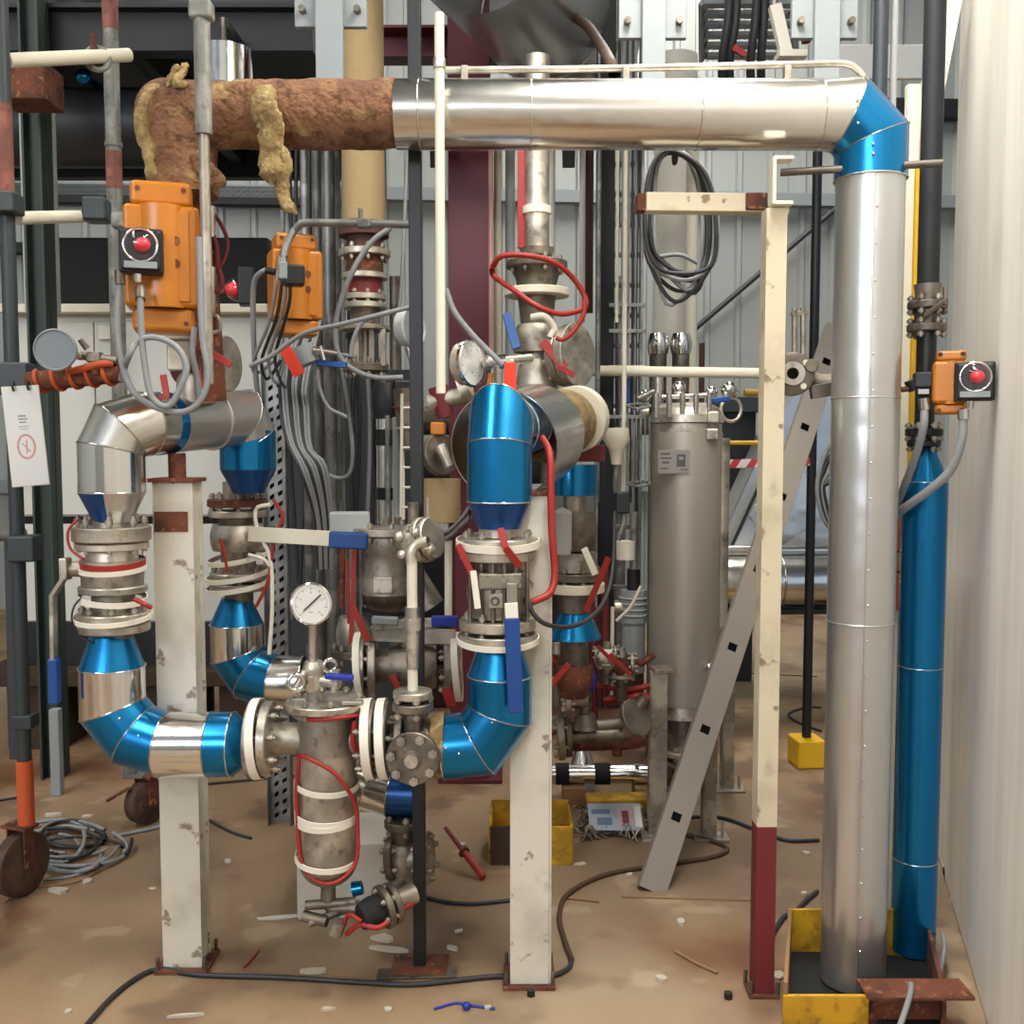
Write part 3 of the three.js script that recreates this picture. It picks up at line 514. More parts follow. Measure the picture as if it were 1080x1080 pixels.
// basket strainer
{ const d = 2.9, x = 345, t = T('basket_strainer', 'upright steel basket strainer with red and white heat tracing', 'strainer', P(x, 938, d));
  const c = run(t, x, d, [['lid', 738, 746, 43, 43, M.steel, { flange: 1, bolts: 8 }], ['rim', 746, 753, 36, 36, M.steel, { flange: 1, bolts: 0 }], ['body', 753, 905, 31, 32, M.steelDull]], 800);
  A(t, 'bottom_dome', lathe(V(c.x, hy(905, d), c.z), V(0, -1, 0), Array.from({ length: 9 }, (_, i) => { const k = i / 8 * Math.PI / 2; return [Math.sin(k) * m(30, d), Math.cos(k) * m(32, d)]; }), 32), M.steelDull);
  const ax = V(1, 0, 0), cy = hy(779, d), l = V(c.x, cy, c.z);
  axrun(t, l, V(-1, 0, 0), d, [['nozzle', 20, 62, 17, 17, M.steelDull], ['flange', 58, 68, 40, 40, M.steel, { flange: 1, bolts: 8, bl: 3 }], ['flange', 71, 82, 42, 42, M.steelDull, { flange: 1, bolts: 0 }]]);
  axrun(t, l, V(1, 0, 0), d, [['nozzle', 20, 46, 17, 17, M.steelDull], ['flange', 42, 52, 40, 40, M.steelDull, { flange: 1, bolts: 8, bl: 3 }], ['flange', 56, 66, 40, 40, M.steel, { flange: 1, bolts: 0 }]]);
  for (const s of [-73, 46, 61]) A(t, 'strap', strapRing(l.clone().add(V(m(s, d), 0, 0)), ax, m(42, d), m(9, d), 0.003, V(1, 0.06, 0)), M.strap);
  for (const [y, tl] of [[825, 0.08], [856, 0.05], [861, -0.02], [903, 0.07]]) strapAt(t, y, x, d, 33, 6, M.strap, tl);
  const rt = (pts, r = 0.006) => tube(pts.map(([a, b, z]) => P(a, b, z)), r);
  each(t, 'red_tape', [rt([[318, 757, 2.84], [330, 759, 2.8], [360, 757, 2.8], [380, 754, 2.84]]), rt([[316, 795, 2.85], [313, 830, 2.85], [314, 870, 2.85], [317, 905, 2.84], [328, 925, 2.83], [345, 932, 2.82], [362, 926, 2.83], [376, 907, 2.84], [377, 870, 2.85], [375, 850, 2.84], [366, 832, 2.81], [352, 815, 2.8], [330, 802, 2.8], [318, 797, 2.83]]), rt([[374, 760, 2.83], [373, 785, 2.83], [383, 797, 2.84], [398, 806, 2.82]], 0.008)], M.red);
  each(t, 'bracket', [box(P(316, 746, d - 0.07), 0.035, 0.05, 0.012), box(P(372, 741, d - 0.07), 0.06, 0.012, 0.02)], M.steelDull);
  A(t, 'drain_nozzle', cyl(V(c.x, hy(930, d), c.z), V(c.x, hy(950, d), c.z), 0.02, 0.02, 14), M.steelDark); }
// fittings on the strainer lid
{ const d = 2.9, t = T('lid_fitting', 'small steel vent valve with blue handle on the strainer lid', 'valve', P(340, 738, d));
  run(t, 331, d, [['nipple', 726, 738, 9, 9, M.steel], ['hexagon', 712, 727, 13, 13, M.chrome, { hex: 1 }], ['body', 697, 713, 9, 10, M.steel, { bulge: 2 }]]);
  A(t, 'arm', [cyl(P(331, 716, d), P(358, 722, d - 0.03), 0.017, 0.014, 12), cyl(P(310, 730, d - 0.03), P(322, 708, d - 0.02), 0.012, 0.012, 10), cyl(P(352, 730, d - 0.03), P(356, 706, d - 0.03), 0.01, 0.01, 8)], M.steel);
  each(t, 'eye_nut', [torus(P(312, 720, d - 0.04), V(0.3, 0, 1), 0.022, 0.007, 20, 8), torus(P(348, 702, d), V(0.5, 0, 1), 0.018, 0.006, 20, 8)], M.chrome);
  A(t, 'handle', bar(P(343, 713, d - 0.05), P(373, 715, d - 0.05), 0.025, 0.016, V(0, 0, 1), 0.005), M.blueDeep, { label: 'blue handle' }); }
gauge('white dial pressure gauge standing on the strainer lid', P(328, 637, 2.86), V(-0.08, 0.02, 1), m(23, 2.86), P(330, 700, 2.9), dialWhite, { needle: 0.75, glass: true, caseMat: M.steel });
// branch right of the strainer
{ const d = 2.9, t = T('flanged_tee', 'flanged tee with bolted bonnet between strainer and right blue elbow', 'fitting', P(440, 825, d)), c = P(345, 779, d), cy = hy(785, d);
  axrun(t, V(P(412, 785, d).x, cy, -d), V(1, 0, 0), d, [['neck', 0, 20, 20, 22, M.steelDark], ['flange', 6, 14, 34, 34, M.steelDull, { flange: 1, bolts: 8, bl: 3.4 }], ['body', 20, 48, 27, 27, M.steelDark, { bulge: 4 }], ['wool_ring', 44, 58, 34, 36, M.woolY]]);
  axrun(t, P(441, 788, d), V(-0.05, 0, 1), d, [['neck', 0, 36, 20, 20, M.steelDark], ['bonnet', 34, 42, 28, 28, M.steelDark, { flange: 1, bolts: 7, br: 0.013, bl: 3 }], ['hexagon', 42, 52, 9, 7, M.steel]]); }
{ const d = 2.84, t = T('impulse_line', 'slim steel riser with bolted flange and white union left of the black post', 'tube', P(436, 770, d));
  run(t, 435, d, [['neck', 748, 775, 9, 10, M.steelDark], ['flange', 740, 749, 22, 22, M.steelDark, { flange: 1, bolts: 5, br: 0.012, bl: 3.2 }], ['flange', 728, 736, 21, 21, M.steelDull, { flange: 1, bolts: 0 }], ['tube', 590, 728, 5.5, 5.5, M.cream], ['hexagon', 652, 664, 10, 10, M.steel, { hex: 1 }], ['union', 640, 652, 8, 8, M.chrome], ['sleeve', 664, 705, 7.5, 6.5, M.steel]], 680);
  A(t, 'bend', tube([P(434, 594, d), P(434, 582, d), P(440, 574, d), P(452, 571, d - 0.01)], 0.016, 24, 10), M.steel); }
{ const d = 2.98, t = T('globe_valve', 'small bolted steel valve at the top of the slim riser', 'valve', P(443, 600, d));
  axrun(t, P(436, 572, d), V(0.9, 0.25, 0.5), d, [['body', -12, 14, 15, 18, M.steelDull, { bulge: 4 }], ['flange', 12, 18, 24, 24, M.steelDull, { flange: 1, bolts: 6, br: 0.012, bl: 3.4 }], ['flange', 20, 26, 22, 22, M.steel, { flange: 1, bolts: 0 }]]);
  A(t, 'nut', [ball(P(421, 566, d - 0.08), 0.016), ball(P(424, 585, d - 0.08), 0.014), ball(P(452, 580, d - 0.08), 0.02), ball(P(438, 562, d - 0.08), 0.014)], M.steel, { stuff: true });
  run(t, 436, d, [['spindle', 530, 565, 6, 6, M.steelDark]]); }
// right lower spool
{ const d = 2.9, vx = P(527, 700, d).x, v = y => V(vx, hy(y, d), -d), cy = hy(788, d), t = T('insulated_pipe', 'all blue clad elbow below the right ball valve', 'pipe', P(510, 824, d));
  A(t, 'cone_end', lathe(v(712), UP, [[0, R0], [v(680).y - v(712).y, m(23, d)], [v(680).y - v(712).y, 0]], 40), M.blue);
  clad(t, [v(712), v(752), V(P(505, 782, d).x, hy(784, d), -d), V(P(466, 788, d).x, cy, -d)], R0, [M.blue, M.blue, M.blue]);
  A(t, 'screw', [[484, 795], [495, 778], [519, 762], [470, 789]].map(([a, b]) => ball(P(a, b, d - R0), 0.004)), M.chrome, { stuff: true }); }
// right ball valve
{ const d = 2.9, x = 525, t = T('ball_valve', 'flanged ball valve between the right blue elbows, blue lever hanging down', 'valve', P(x, 682, d));
  run(t, x, d, [['neck', 552, 566, 20, 20, M.steel], ['flange', 567, 577, 42, 42, M.steel, { flange: 1, bolts: 8 }], ['flange', 580, 590, 40, 40, M.steelDull, { flange: 1, bolts: 0 }], ['neck', 590, 604, 24, 24, M.steelDark], ['body', 602, 650, 29, 29, M.steelDull, { bulge: 4 }], ['flange', 652, 663, 41, 41, M.steelDull, { flange: 1, bolts: 8 }], ['flange', 667, 678, 42, 42, M.steel, { flange: 1, bolts: 0 }], ['neck', 676, 686, 22, 22, M.steelDull]], 620);
  strapAt(t, 572, x, d, 43, 8); strapAt(t, 673, x, d, 43, 6);
  each(t, 'top_block', [box(P(527, 612, d - 0.07), 0.12, 0.045, 0.06, 0.1, 0.006), box(P(540, 626, d - 0.1), 0.03, 0.06, 0.03)], M.steelDull);
  const nm = A(t, 'cast_mark', [box(P(523, 634, d - 0.092), 0.04, 0.04, 0.008, 0, 0.004)], M.steel); A(nm, 'cast_letter', [torus(P(522, 634, d - 0.097), V(0, 0, 1), 0.01, 0.003, 16, 6)], M.steelDark);
  A(t, 'stud', Array.from({ length: 6 }, (_, i) => { const a = P(496 + i * 12, 662, d - 0.06 - 0.03 * Math.sin(i / 5 * Math.PI)); return cyl(a, V(a.x, hy(585, d), a.z), 0.006, 0.006, 8); }), M.steelDark, { stuff: true });
  each(t, 'red_tape', [bar(P(528, 557, d - 0.12), P(533, 578, d - 0.13), 0.006, 0.02), bar(P(533, 578, d - 0.13), P(549, 598, d - 0.1), 0.006, 0.02), bar(P(483, 574, d - 0.09), P(498, 606, d - 0.09), 0.006, 0.018)], M.red);
  A(t, 'strap', [bar(P(499, 602, d - 0.1), P(504, 642, d - 0.1), 0.005, 0.018)], M.strap);
  const lv = A(t, 'lever', [bar(P(539, 636, d - 0.13), P(540, 654, d - 0.13), 0.012, 0.036)], M.strap);
  A(lv, 'grip', bar(P(540, 651, d - 0.13), P(544, 752, d - 0.13), 0.018, 0.042, V(0, 0, 1), 0.006), M.blueGrip, { label: 'blue grip' }); }
// right upper spool
{ const d = 2.9, vx = P(527, 500, d).x, v = y => V(vx, hy(y, d), -d), t = T('insulated_pipe', 'blue clad elbow turning away over the chipped white post', 'pipe', v(557));
  A(t, 'cone_end', lathe(v(557), UP, [[0, 0], [0, m(23, d)], [v(528).y - v(557).y, R0]], 40), M.blueDark);
  const b1 = P(536, 452, 3.0), b2 = P(552, 447, 3.2); 
  clad(t, [v(529), v(470), v(462).add(V(0.004, 0.045, -0.03)), b1, b2], R0, [M.blue, M.blue, M.blue, M.blue]);
  const s0 = P(531, 470, 3.08), s1 = P(566, 458, 3.42), dir = s1.clone().sub(s0).normalize();
  A(t, 'open_sleeve', lathe(s0, dir, [[0, 0.165], [0, 0.168], [0.34, 0.168], [0.34, 0.165], [0, 0.165]], 48), M.alu, { label: 'loose silver cladding sleeve, open at the front' });
  A(t, 'inner_pipe', cyl(s0, P(612, 441, 3.7), 0.06, 0.06, 24), M.rust);
  A(t, 'wool_ring', lathe(P(576, 452, 3.4), dir, [[0, 0.06], [0, 0.11], [0.04, 0.122], [0.2, 0.12], [0.25, 0.114], [0.25, 0.06]], 36), M.woolY);
  A(t, 'cladding_sleeve', lathe(P(604, 443, 3.63), dir, [[0, 0.06], [0, 0.118], [0.07, 0.118], [0.07, 0.06]], 36), M.cream); }
// second train behind the left one
{ const d = 3.5, x = 251, t = T('ball_valve', 'strapped ball valve behind the left post, lever pointing right with blue grip', 'valve', P(x, 632, d));
  run(t, x, d, [['neck', 508, 530, 15, 15, M.steelDull], ['flange', 526, 534, 31, 31, M.rust, { flange: 1 }], ['flange', 538, 545, 30, 30, M.steel, { flange: 1, bolts: 0 }], ['neck', 545, 555, 20, 20, M.steelDark], ['body', 553, 580, 26, 26, M.steel, { bulge: 3 }], ['neck', 580, 604, 18, 18, M.steelDull], ['flange', 603, 611, 30, 30, M.steel, { flange: 1 }], ['flange', 614, 622, 30, 30, M.steelDull, { flange: 1, bolts: 0 }], ['neck', 620, 634, 15, 15, M.steelDark]], 570);
  strapAt(t, 588, x, d, 31, 5, M.strap, -0.15); strapAt(t, 606, x, d, 32, 5, M.strap, -0.14); strapAt(t, 617, x, d, 32, 5, M.strap, -0.14);
  const rt = (pts, r) => tube(pts.map(([a, b]) => P(a, b, d - 0.1)), r);
  each(t, 'strap', [rt([[286, 532], [270, 537], [272, 560], [285, 590], [287, 640], [284, 690]], 0.007), rt([[262, 585], [278, 590], [287, 600]], 0.006)], M.strap);
  each(t, 'red_tape', [rt([[288, 526], [298, 545], [290, 565], [286, 590], [282, 615], [270, 640]], 0.006), rt([[232, 568], [238, 590], [240, 604]], 0.006)], M.red);
  const lv = A(t, 'lever', bar(P(262, 563, d - 0.1), P(348, 568, d - 0.12), 0.012, 0.05), M.cream); A(lv, 'grip', bar(P(347, 569, d - 0.12), P(388, 571, d - 0.12), 0.024, 0.056, V(0, 0, 1), 0.008), M.blueGrip, { label: 'blue grip' }); }
{ const d = 3.5, x = 250, vx = P(x, 680, d).x, v = y => V(vx, hy(y, d), -d), q = (px, y = 716) => V(P(px, y, d - 0.05).x, hy(716, d), -d + 0.05), t = T('insulated_pipe', 'blue and silver clad elbow behind the left post, pointing right', 'pipe', P(260, 745, d)), r = m(28, d);
  A(t, 'cone_end', lathe(v(658), UP, [[0, r], [v(630).y - v(658).y, m(15, d)], [v(630).y - v(658).y, 0]], 40), M.blue);
  clad(t, [v(658), v(690), V(P(266, 712, d).x, hy(712, d), -d), q(292), q(320)], r, [M.aluBright, M.blue, M.blue, M.alu], ['cladding_sleeve', 'elbow_segment', 'elbow_segment', 'cladding_sleeve']); }
// below the strainer
O('concrete_block', 'pale concrete block on the floor behind the strainer foot', 'block', box(V(F(362, 965).x, 0.13, F(362, 965).z - 0.12), m(102, 3.4), 0.26, 0.3, 0.08, 0.008), M.concrete);
{ const d = 2.95, t = T('drain_valve', 'dark drain valve with taped pipes under the strainer', 'valve', P(395, 988, d));
  const a = P(345, 948, d), b = P(398, 962, d - 0.06);
  each(t, 'pipe', [tube([P(345, 936, 2.9), P(345, 950, 2.9), P(352, 958, d - 0.05), P(372, 958, d - 0.06), b], 0.018, 30, 12), cyl(P(326, 974, d - 0.08), P(380, 953, d - 0.04), 0.012, 0.012, 10), cyl(P(322, 955, d - 0.06), P(375, 951, d - 0.05), 0.014, 0.014, 10), cyl(P(320, 966, d - 0.06), P(345, 972, d - 0.08), 0.017, 0.017, 12)], M.steelDark);
  axrun(t, P(384, 966, d - 0.12), V(0.75, 0.15, -0.5), d, [['body', -4, 24, 13, 14, M.blackMatt, { bulge: 3 }], ['flange', 20, 27, 23, 23, M.steelDark, { flange: 1, bolts: 6, br: 0.009 }], ['flange', 30, 37, 22, 22, M.steelDark, { flange: 1, bolts: 0 }], ['pipe', 36, 60, 11, 11, M.steelDull]]);
  each(t, 'red_tape', [tube([P(366, 985, d - 0.1), P(380, 975, d - 0.14), P(400, 978, d - 0.15), P(420, 962, d - 0.1), P(436, 952, d - 0.06)], 0.008), tube([P(362, 978, d - 0.1), P(368, 965, d - 0.12), P(382, 972, d - 0.15)], 0.006)], M.red);
  A(t, 'blue_cap', cyl(P(372, 938, d - 0.02), P(382, 936, d - 0.02), 0.022, 0.02, 12), M.blue, { label: 'blue cap' });
  A(t, 'end_cap', cyl(P(353, 985, d - 0.1), P(358, 972, d - 0.1), 0.022, 0.022, 14), M.steelDull); }
{ const d = 3.15, t = T('drain_valve', 'flanged drain valve half hidden behind the foot of the black post', 'valve', P(430, 945, d));
  run(t, 425, d, [['gland', 864, 872, 20, 20, M.steelDark, { flange: 1, bolts: 5 }], ['bonnet', 872, 890, 13, 11, M.steelDark], ['body', 888, 925, 15, 13, M.steelDull, { bulge: 4 }]]);
  axrun(t, P(418, 905, d), V(1, 0.1, 0.15), d, [['flange', -8, 0, 24, 24, M.steelDark, { flange: 1, bolts: 6 }], ['body', 0, 28, 15, 15, M.steelDull], ['flange', 28, 37, 27, 27, M.steelDull, { flange: 1, bolts: 6 }]]);
  A(t, 'elbow', tube([P(425, 920, d), P(422, 932, d - 0.03), P(410, 942, d - 0.08), P(398, 950, d - 0.12)], 0.024, 24, 12), M.steelDull); }
{ const d = 3.2, t = T('insulated_pipe', 'short silver and blue clad bend just right of the strainer body', 'pipe', P(405, 862, d)), r = m(24, d);
  clad(t, [P(372, 822, d), P(388, 830, d), P(412, 837, d - 0.02), P(438, 838, d - 0.02)], r, [M.alu, M.aluBright, M.blueDark]); }

// ---------- left side ----------
const pole = (px, py, d, y0, y1, r, seg = 14) => { const c = P(px, py, d); return cyl(V(c.x, y0, c.z), V(c.x, y1, c.z), r, r, seg); };
function caster(t, c, axle, R, w) {   // swivel wheel: tyre, hub, fork; c = wheel centre
  const a = axle.clone().normalize();
  const fk = A(t, 'caster_fork', [-1, 1].map(s => bar(c.clone().addScaledVector(a, s * (w / 2 + 0.008)), c.clone().addScaledVector(a, s * (w / 2 + 0.008)).add(V(0, R * 1.18, 0)), 0.045, 0.006, new THREE.Vector3().crossVectors(a, UP))).concat([box(c.clone().add(V(0, R * 1.2, 0)), w + 0.05, 0.012, 0.07, Math.atan2(-a.z, a.x))]), M.rust);
  const wh = A(t, 'wheel', lathe(c.clone().addScaledVector(a, -w / 2), a, [[0, 0], [0, R * 0.55], [0.003, R * 0.6], [0.003, R * 0.85], [0.008, R * 0.98], [w * 0.5, R], [w - 0.008, R * 0.98], [w - 0.003, R * 0.85], [w - 0.003, R * 0.6], [w, R * 0.55], [w, 0]], 36), mat(0x5b4236, { roughness: 0.75, map: grimeMap }));
  A(wh, 'hub', cyl(c.clone().addScaledVector(a, -w / 2 - 0.02), c.clone().addScaledVector(a, w / 2 + 0.02), 0.02, 0.02, 10), M.rust); return fk;
}
{ const b = F(22, 944), d = -b.z, cx = b.x, R = 0.115, t = T('scaffold_post', 'dark scaffold post with orange foot on a brown caster at the left edge', 'scaffold', V(cx, 0, b.z), 'scaffold uprights');
  const px = P(27, 840, d).x, yo = hy(852, d), yj = hy(802, d), r = m(7.5, d);
  caster(t, V(P(22, 905, d).x, R, b.z), V(1, 0, 0.35), R, m(26, d) * 0.7);
  A(t, 'foot', cyl(V(px, 0.25, b.z), V(px, yj, b.z), r * 1.15, r * 1.15, 16), M.orangeRust, { label: 'orange foot' });
  A(t, 'tube', cyl(V(px, yj - 0.02, b.z), V(px, hy(205, d), b.z), r, r, 16), M.darkFrame);
  A(t, 'tube', cyl(V(px, hy(210, d), b.z), V(px, hy(110, d), b.z), r * 1.05, r * 1.05, 16), M.scaffRed, { label: 'faded red tube section' });
  A(t, 'tube', cyl(V(px, hy(112, d), b.z), V(px, hy(-40, d), b.z), r, r, 16), M.darkFrame);
  each(t, 'clamp', [box(P(18, 400, d - 0.03), 0.1, 0.11, 0.09, 0.1, 0.008), box(P(26, 578, d - 0.02), 0.09, 0.09, 0.09, 0.1, 0.008), box(P(8, 215, d - 0.02), 0.08, 0.07, 0.09, 0, 0.008), box(P(27, 760, d), 0.07, 0.05, 0.07, 0, 0.006)], M.darkFrame);
  A(t, 'brace', bar(P(10, 560, d + 0.25), P(16, 800, d + 0.25), 0.03, 0.03), M.darkFrame); A(t, 'ledger', cyl(P(-20, 568, d + 0.1), P(24, 562, d + 0.02), 0.02, 0.02, 12), M.scaffGrey); }
{ const d = 4.0, b = F(155, 868), t = T('scaffold_post', 'grey scaffold post with red bands, its black caster left of the white post', 'scaffold', V(b.x, 0, b.z), 'scaffold uprights'), c = P(152, 830, -b.z), R = 0.095, z = b.z;
  const x = P(122, 250, -z).x, y = q => hy(q, -z), r = m(8.5, 3.9);
  caster(t, V(b.x, R, z), V(1, 0, 0.6), R, 0.07);
  each(t, 'brake_pedal', [bar(V(b.x - 0.05, 0.17, z + 0.05), V(b.x - 0.13, 0.13, z + 0.1), 0.05, 0.01)], M.rust);
  A(t, 'tube', cyl(V(x, 0.2, z), V(x, y(192), z), r, r, 18), M.scaffGrey);
  A(t, 'tube', cyl(V(x, y(200), z), V(x, y(160), z), r * 1.04, r * 1.04, 18), M.scaffRed, { label: 'faded red tube section' });
  A(t, 'tube', cyl(V(x, y(162), z), V(x, y(30), z), r, r, 18), M.scaffGrey);
  A(t, 'tube', cyl(V(x, y(32), z), V(x, y(-50), z), r * 1.04, r * 1.04, 18), M.scaffRed, { label: 'faded red tube section' });
  A(t, 'collar', cyl(V(x, y(155), z), V(x, y(150), z), r * 1.15, r * 1.15, 18), M.scaffGrey);
  A(t, 'foot_plate', bar(V(x, 0.21, z), V(b.x, 0.21, z), 0.08, 0.012, V(0, 0, 1)), M.scaffGrey);
  const k = A(t, 'coupler', torus(P(103, 62, 3.9), V(0.3, 0, 1), 0.04, 0.011, 20, 8), M.scaffGrey); A(k, 'coupler_bolt', cyl(P(99, 52, 3.88), P(98, 36, 3.88), 0.014, 0.012, 8), M.rust);
  A(t, 'coupler', box(P(102, 222, 3.95), 0.09, 0.09, 0.09, 0.1, 0.012), M.darkFrame);
  A(t, 'coupler', box(P(127, 233, 3.92), 0.06, 0.06, 0.06, 0.1, 0.012), M.scaffGrey);
  A(t, 'ledger', cyl(P(8, 64, 3.6), P(136, 58, 4.0), m(7, 3.8), m(7, 3.8), 16), M.cream, { label: 'pale horizontal tube' });
  A(t, 'ledger', cyl(P(18, 230, 3.6), P(98, 228, 4.0), m(6.5, 3.8), m(6.5, 3.8), 16), M.cream, { label: 'pale horizontal tube' }); }
{ const d = 2.74, c = P(215, 140, d), x = c.x, t = T('telescopic_prop', 'grey telescopic pole in front of the brown wool end', 'pole', V(x, hy(405, d), -d));
  A(t, 'outer_tube', cyl(V(x, hy(142, d), -d), V(x, hy(-40, d), -d), m(8.5, d), m(8.5, d), 18), M.scaffGrey); A(t, 'inner_tube', cyl(V(x, hy(405, d), -d), V(x, hy(142, d), -d), m(5.5, d), m(5.5, d), 16), M.steelDull);
  A(t, 'head', [box(V(x, hy(12, d), -d), 0.06, 0.05, 0.05, 0, 0.01)], M.scaffGrey); }
// hanging placard
{ const d = 3.38, cv = document.createElement('canvas'); cv.width = 200; cv.height = 560; const g = cv.getContext('2d'); g.fillStyle = '#d6d6d4'; g.fillRect(0, 0, 200, 560);
  g.fillStyle = '#8d9092'; g.font = 'bold 22px sans-serif'; g.fillRect(70, 160, 44, 10); g.fillRect(70, 178, 52, 9); g.fillRect(74, 196, 40, 9); g.fillStyle = '#a5a7a8'; g.fillRect(66, 222, 60, 6); g.fillRect(76, 236, 44, 6);
  g.strokeStyle = '#c08f8d'; g.lineWidth = 12; g.beginPath(); g.ellipse(100, 340, 46, 66, 0, 0, 7); g.stroke(); g.lineWidth = 8; g.beginPath(); g.moveTo(80, 320); g.lineTo(120, 372); g.moveTo(104, 300); g.lineTo(100, 380); g.stroke();
  const tx = new THREE.CanvasTexture(cv); tx.colorSpace = THREE.SRGBColorSpace;
  const a = P(9, 416, d), b = P(39, 405, d - 0.04), w = 0.115, h = 0.33, cx = P(27, 460, d), t = T('placard', 'white hanging placard with faint red circle on the dark scaffold post', 'placard', cx.clone().add(V(0, -h / 2, 0)));
  const R = gg => { gg.rotateY(0.25); gg.rotateZ(0.08); gg.translate(cx.x, cx.y, cx.z); return gg; };
  A(t, 'board', R(new RoundedBoxGeometry(w, h, 0.006, 1, 0.002)), M.whiteClean);
  A(t, 'print', R(new THREE.PlaneGeometry(w * 0.96, h * 0.98).translate(0, 0, 0.0036)), mat(0xffffff, { map: tx, roughness: 0.4 }), { uv: true });
  each(t, 'hook', [R(torus(V(-0.02, h / 2, 0.002), V(1, 0, 0), 0.014, 0.004, 14, 6)), R(torus(V(0.025, h / 2, 0.002), V(1, 0, 0), 0.014, 0.004, 14, 6))], M.cableDark); }
// wrapped brown pipe and the grey gauge
{ const d = 3.45, a = P(30, 403, d), b = P(128, 393, d), ax = b.clone().sub(a), t = T('wrapped_pipe', 'short brown pipe wound with orange rope left of the silver elbow', 'pipe', P(80, 412, d));
  A(t, 'pipe', cyl(a, b, m(10.5, d), m(10.5, d), 20), M.rust);
  const pts = []; for (let i = 0; i <= 60; i++) { const s = i / 60, c = a.clone().lerp(b, 0.08 + s * 0.9), th = s * 5 * 6.283; pts.push(c.add(V(0, Math.cos(th) * m(11, d), Math.sin(th) * m(11, d)))); }
  A(t, 'rope', tube(pts, 0.008, 160, 6), M.orangeRust); A(t, 'rope', tube([P(75, 392, d - 0.03), P(90, 388, d - 0.04), P(105, 384, d - 0.04), P(120, 383, d - 0.03)], 0.013, 24, 7), M.orangeRust); }
gauge('grey faced gauge at the left beside the wrapped pipe', P(58, 369, 3.35), V(0.1, -0.05, 1), m(22, 3.35), P(86, 376, 3.42), dialGrey, { caseMat: M.greyPaint, bezelMat: M.greyPaint, stemFrom: P(70, 372, 3.38) });
{ const d = 3.42, t = T('needle_valve', 'small fitting joining the grey gauge to the wrapped pipe', 'fitting', P(100, 392, d));
  A(t, 'body', [cyl(P(84, 375, d), P(124, 380, d), 0.014, 0.014, 10), box(P(100, 377, d), 0.05, 0.035, 0.035, 0, 0.006)], M.steelDark); A(t, 'handle', cyl(P(92, 368, d - 0.02), P(84, 358, d - 0.03), 0.011, 0.009, 8), M.steelDark); A(t, 'stem', cyl(P(101, 378, d), P(101, 395, d), 0.016, 0.016, 10), M.rust); }
// control cabinets
{ const d = 5.4, x0 = P(12, 500, d).x, x1 = P(284, 500, d).x, y = q => hy(q, d), cx = (x0 + x1) / 2, W = x1 - x0, t = T('control_cabinet', 'wide white control cabinet with grey top trim behind the left pipework', 'cabinet', V(cx, y(548), -d - 0.25));
  A(t, 'body', box(V(cx, (y(330) + y(545)) / 2, -d - 0.27), W, y(330) - y(545), 0.5, 0, 0.006), M.cabinet);
  const dw = W / 3; for (let i = 0; i < 3; i++) A(t, 'door', box(V(x0 + dw * (i + 0.5), (y(339) + y(543)) / 2, -d - 0.01), dw - 0.006, y(339) - y(543), 0.02, 0, 0.004), M.cabinet);
  A(t, 'top_trim', [box(V(cx, y(327), -d - 0.22), W + 0.04, m(9, d), 0.6, 0, 0.006)], M.cream);
  A(t, 'switch_plate', box(P(113, 351, d - 0.01), 0.09, 0.07, 0.02, 0, 0.004), M.whiteClean);
  const u = T('control_cabinet', 'low white cabinet on a black plinth under the wide cabinet', 'cabinet', V(cx, y(702), -d - 0.25));
  A(u, 'body', box(V(cx, (y(553) + y(657)) / 2, -d - 0.27), W, y(553) - y(657), 0.5, 0, 0.006), M.cabinet);
  for (let i = 0; i < 2; i++) A(u, 'door', box(V(x0 + W / 2 * (i + 0.5), (y(555) + y(655)) / 2, -d - 0.01), W / 2 - 0.006, y(555) - y(655), 0.02, 0, 0.004), M.cabinet);
  A(u, 'spacer', box(V(cx, y(549), -d - 0.29), W, m(14, d), 0.5, 0, 0), M.blackMatt);  // black box stands for the shade in the gap between the cabinets
  A(u, 'plinth', box(V(cx, (y(657) + y(702)) / 2, -d - 0.27), W + 0.02, y(657) - y(702), 0.52, 0, 0.004), M.black);
  O('pallet', 'dark timber platform carrying the white cabinets', 'platform', [box(V(cx, y(702) - 0.04, -d - 0.25), W + 0.3, 0.08, 0.8, 0, 0.006), box(V(cx - W * 0.4, (y(702) - 0.08) / 2, -d - 0.25), 0.3, y(702) - 0.08, 0.7, 0, 0.006), box(V(cx + W * 0.05, (y(702) - 0.08) / 2, -d - 0.25), 0.25, y(702) - 0.08, 0.7, 0, 0.006), box(V(cx + W * 0.42, (y(702) - 0.08) / 2, -d - 0.25), 0.3, y(702) - 0.08, 0.7, 0, 0.006)], M.woodDark);
  O('jack_stand', 'grey square stand under the lever of the left ball valve', 'stand', box(V(P(59, 770, 4.6).x, F(59, 790).y + 0.2, -4.6), 0.045, 0.4, 0.045, 0, 0.004), M.greyPaint); }
O('machine_housing', 'black machine housing above the white cabinets', 'machine', [box(V(P(165, 290, 5.9).x, hy(290, 5.9), -6.1), m(235, 5.9), m(78, 5.9), 0.4, 0, 0.02)], M.blackMatt);
O('steel_column', 'dark green steel column beside the left scaffold post', 'column', [pole(41, 220, 4.86, 0, 7, 0.01, 6), box(V(P(41, 220, 4.86).x, 3.5, -4.86), m(22, 4.86), 7, 0.02, 0, 0.002), box(V(P(32, 220, 4.86).x, 3.5, -4.86), 0.012, 7, 0.12, 0, 0.002), box(V(P(50, 220, 4.86).x, 3.5, -4.86), 0.012, 7, 0.12, 0, 0.002)], mat(0x2d3a35, { roughness: 0.6 }));
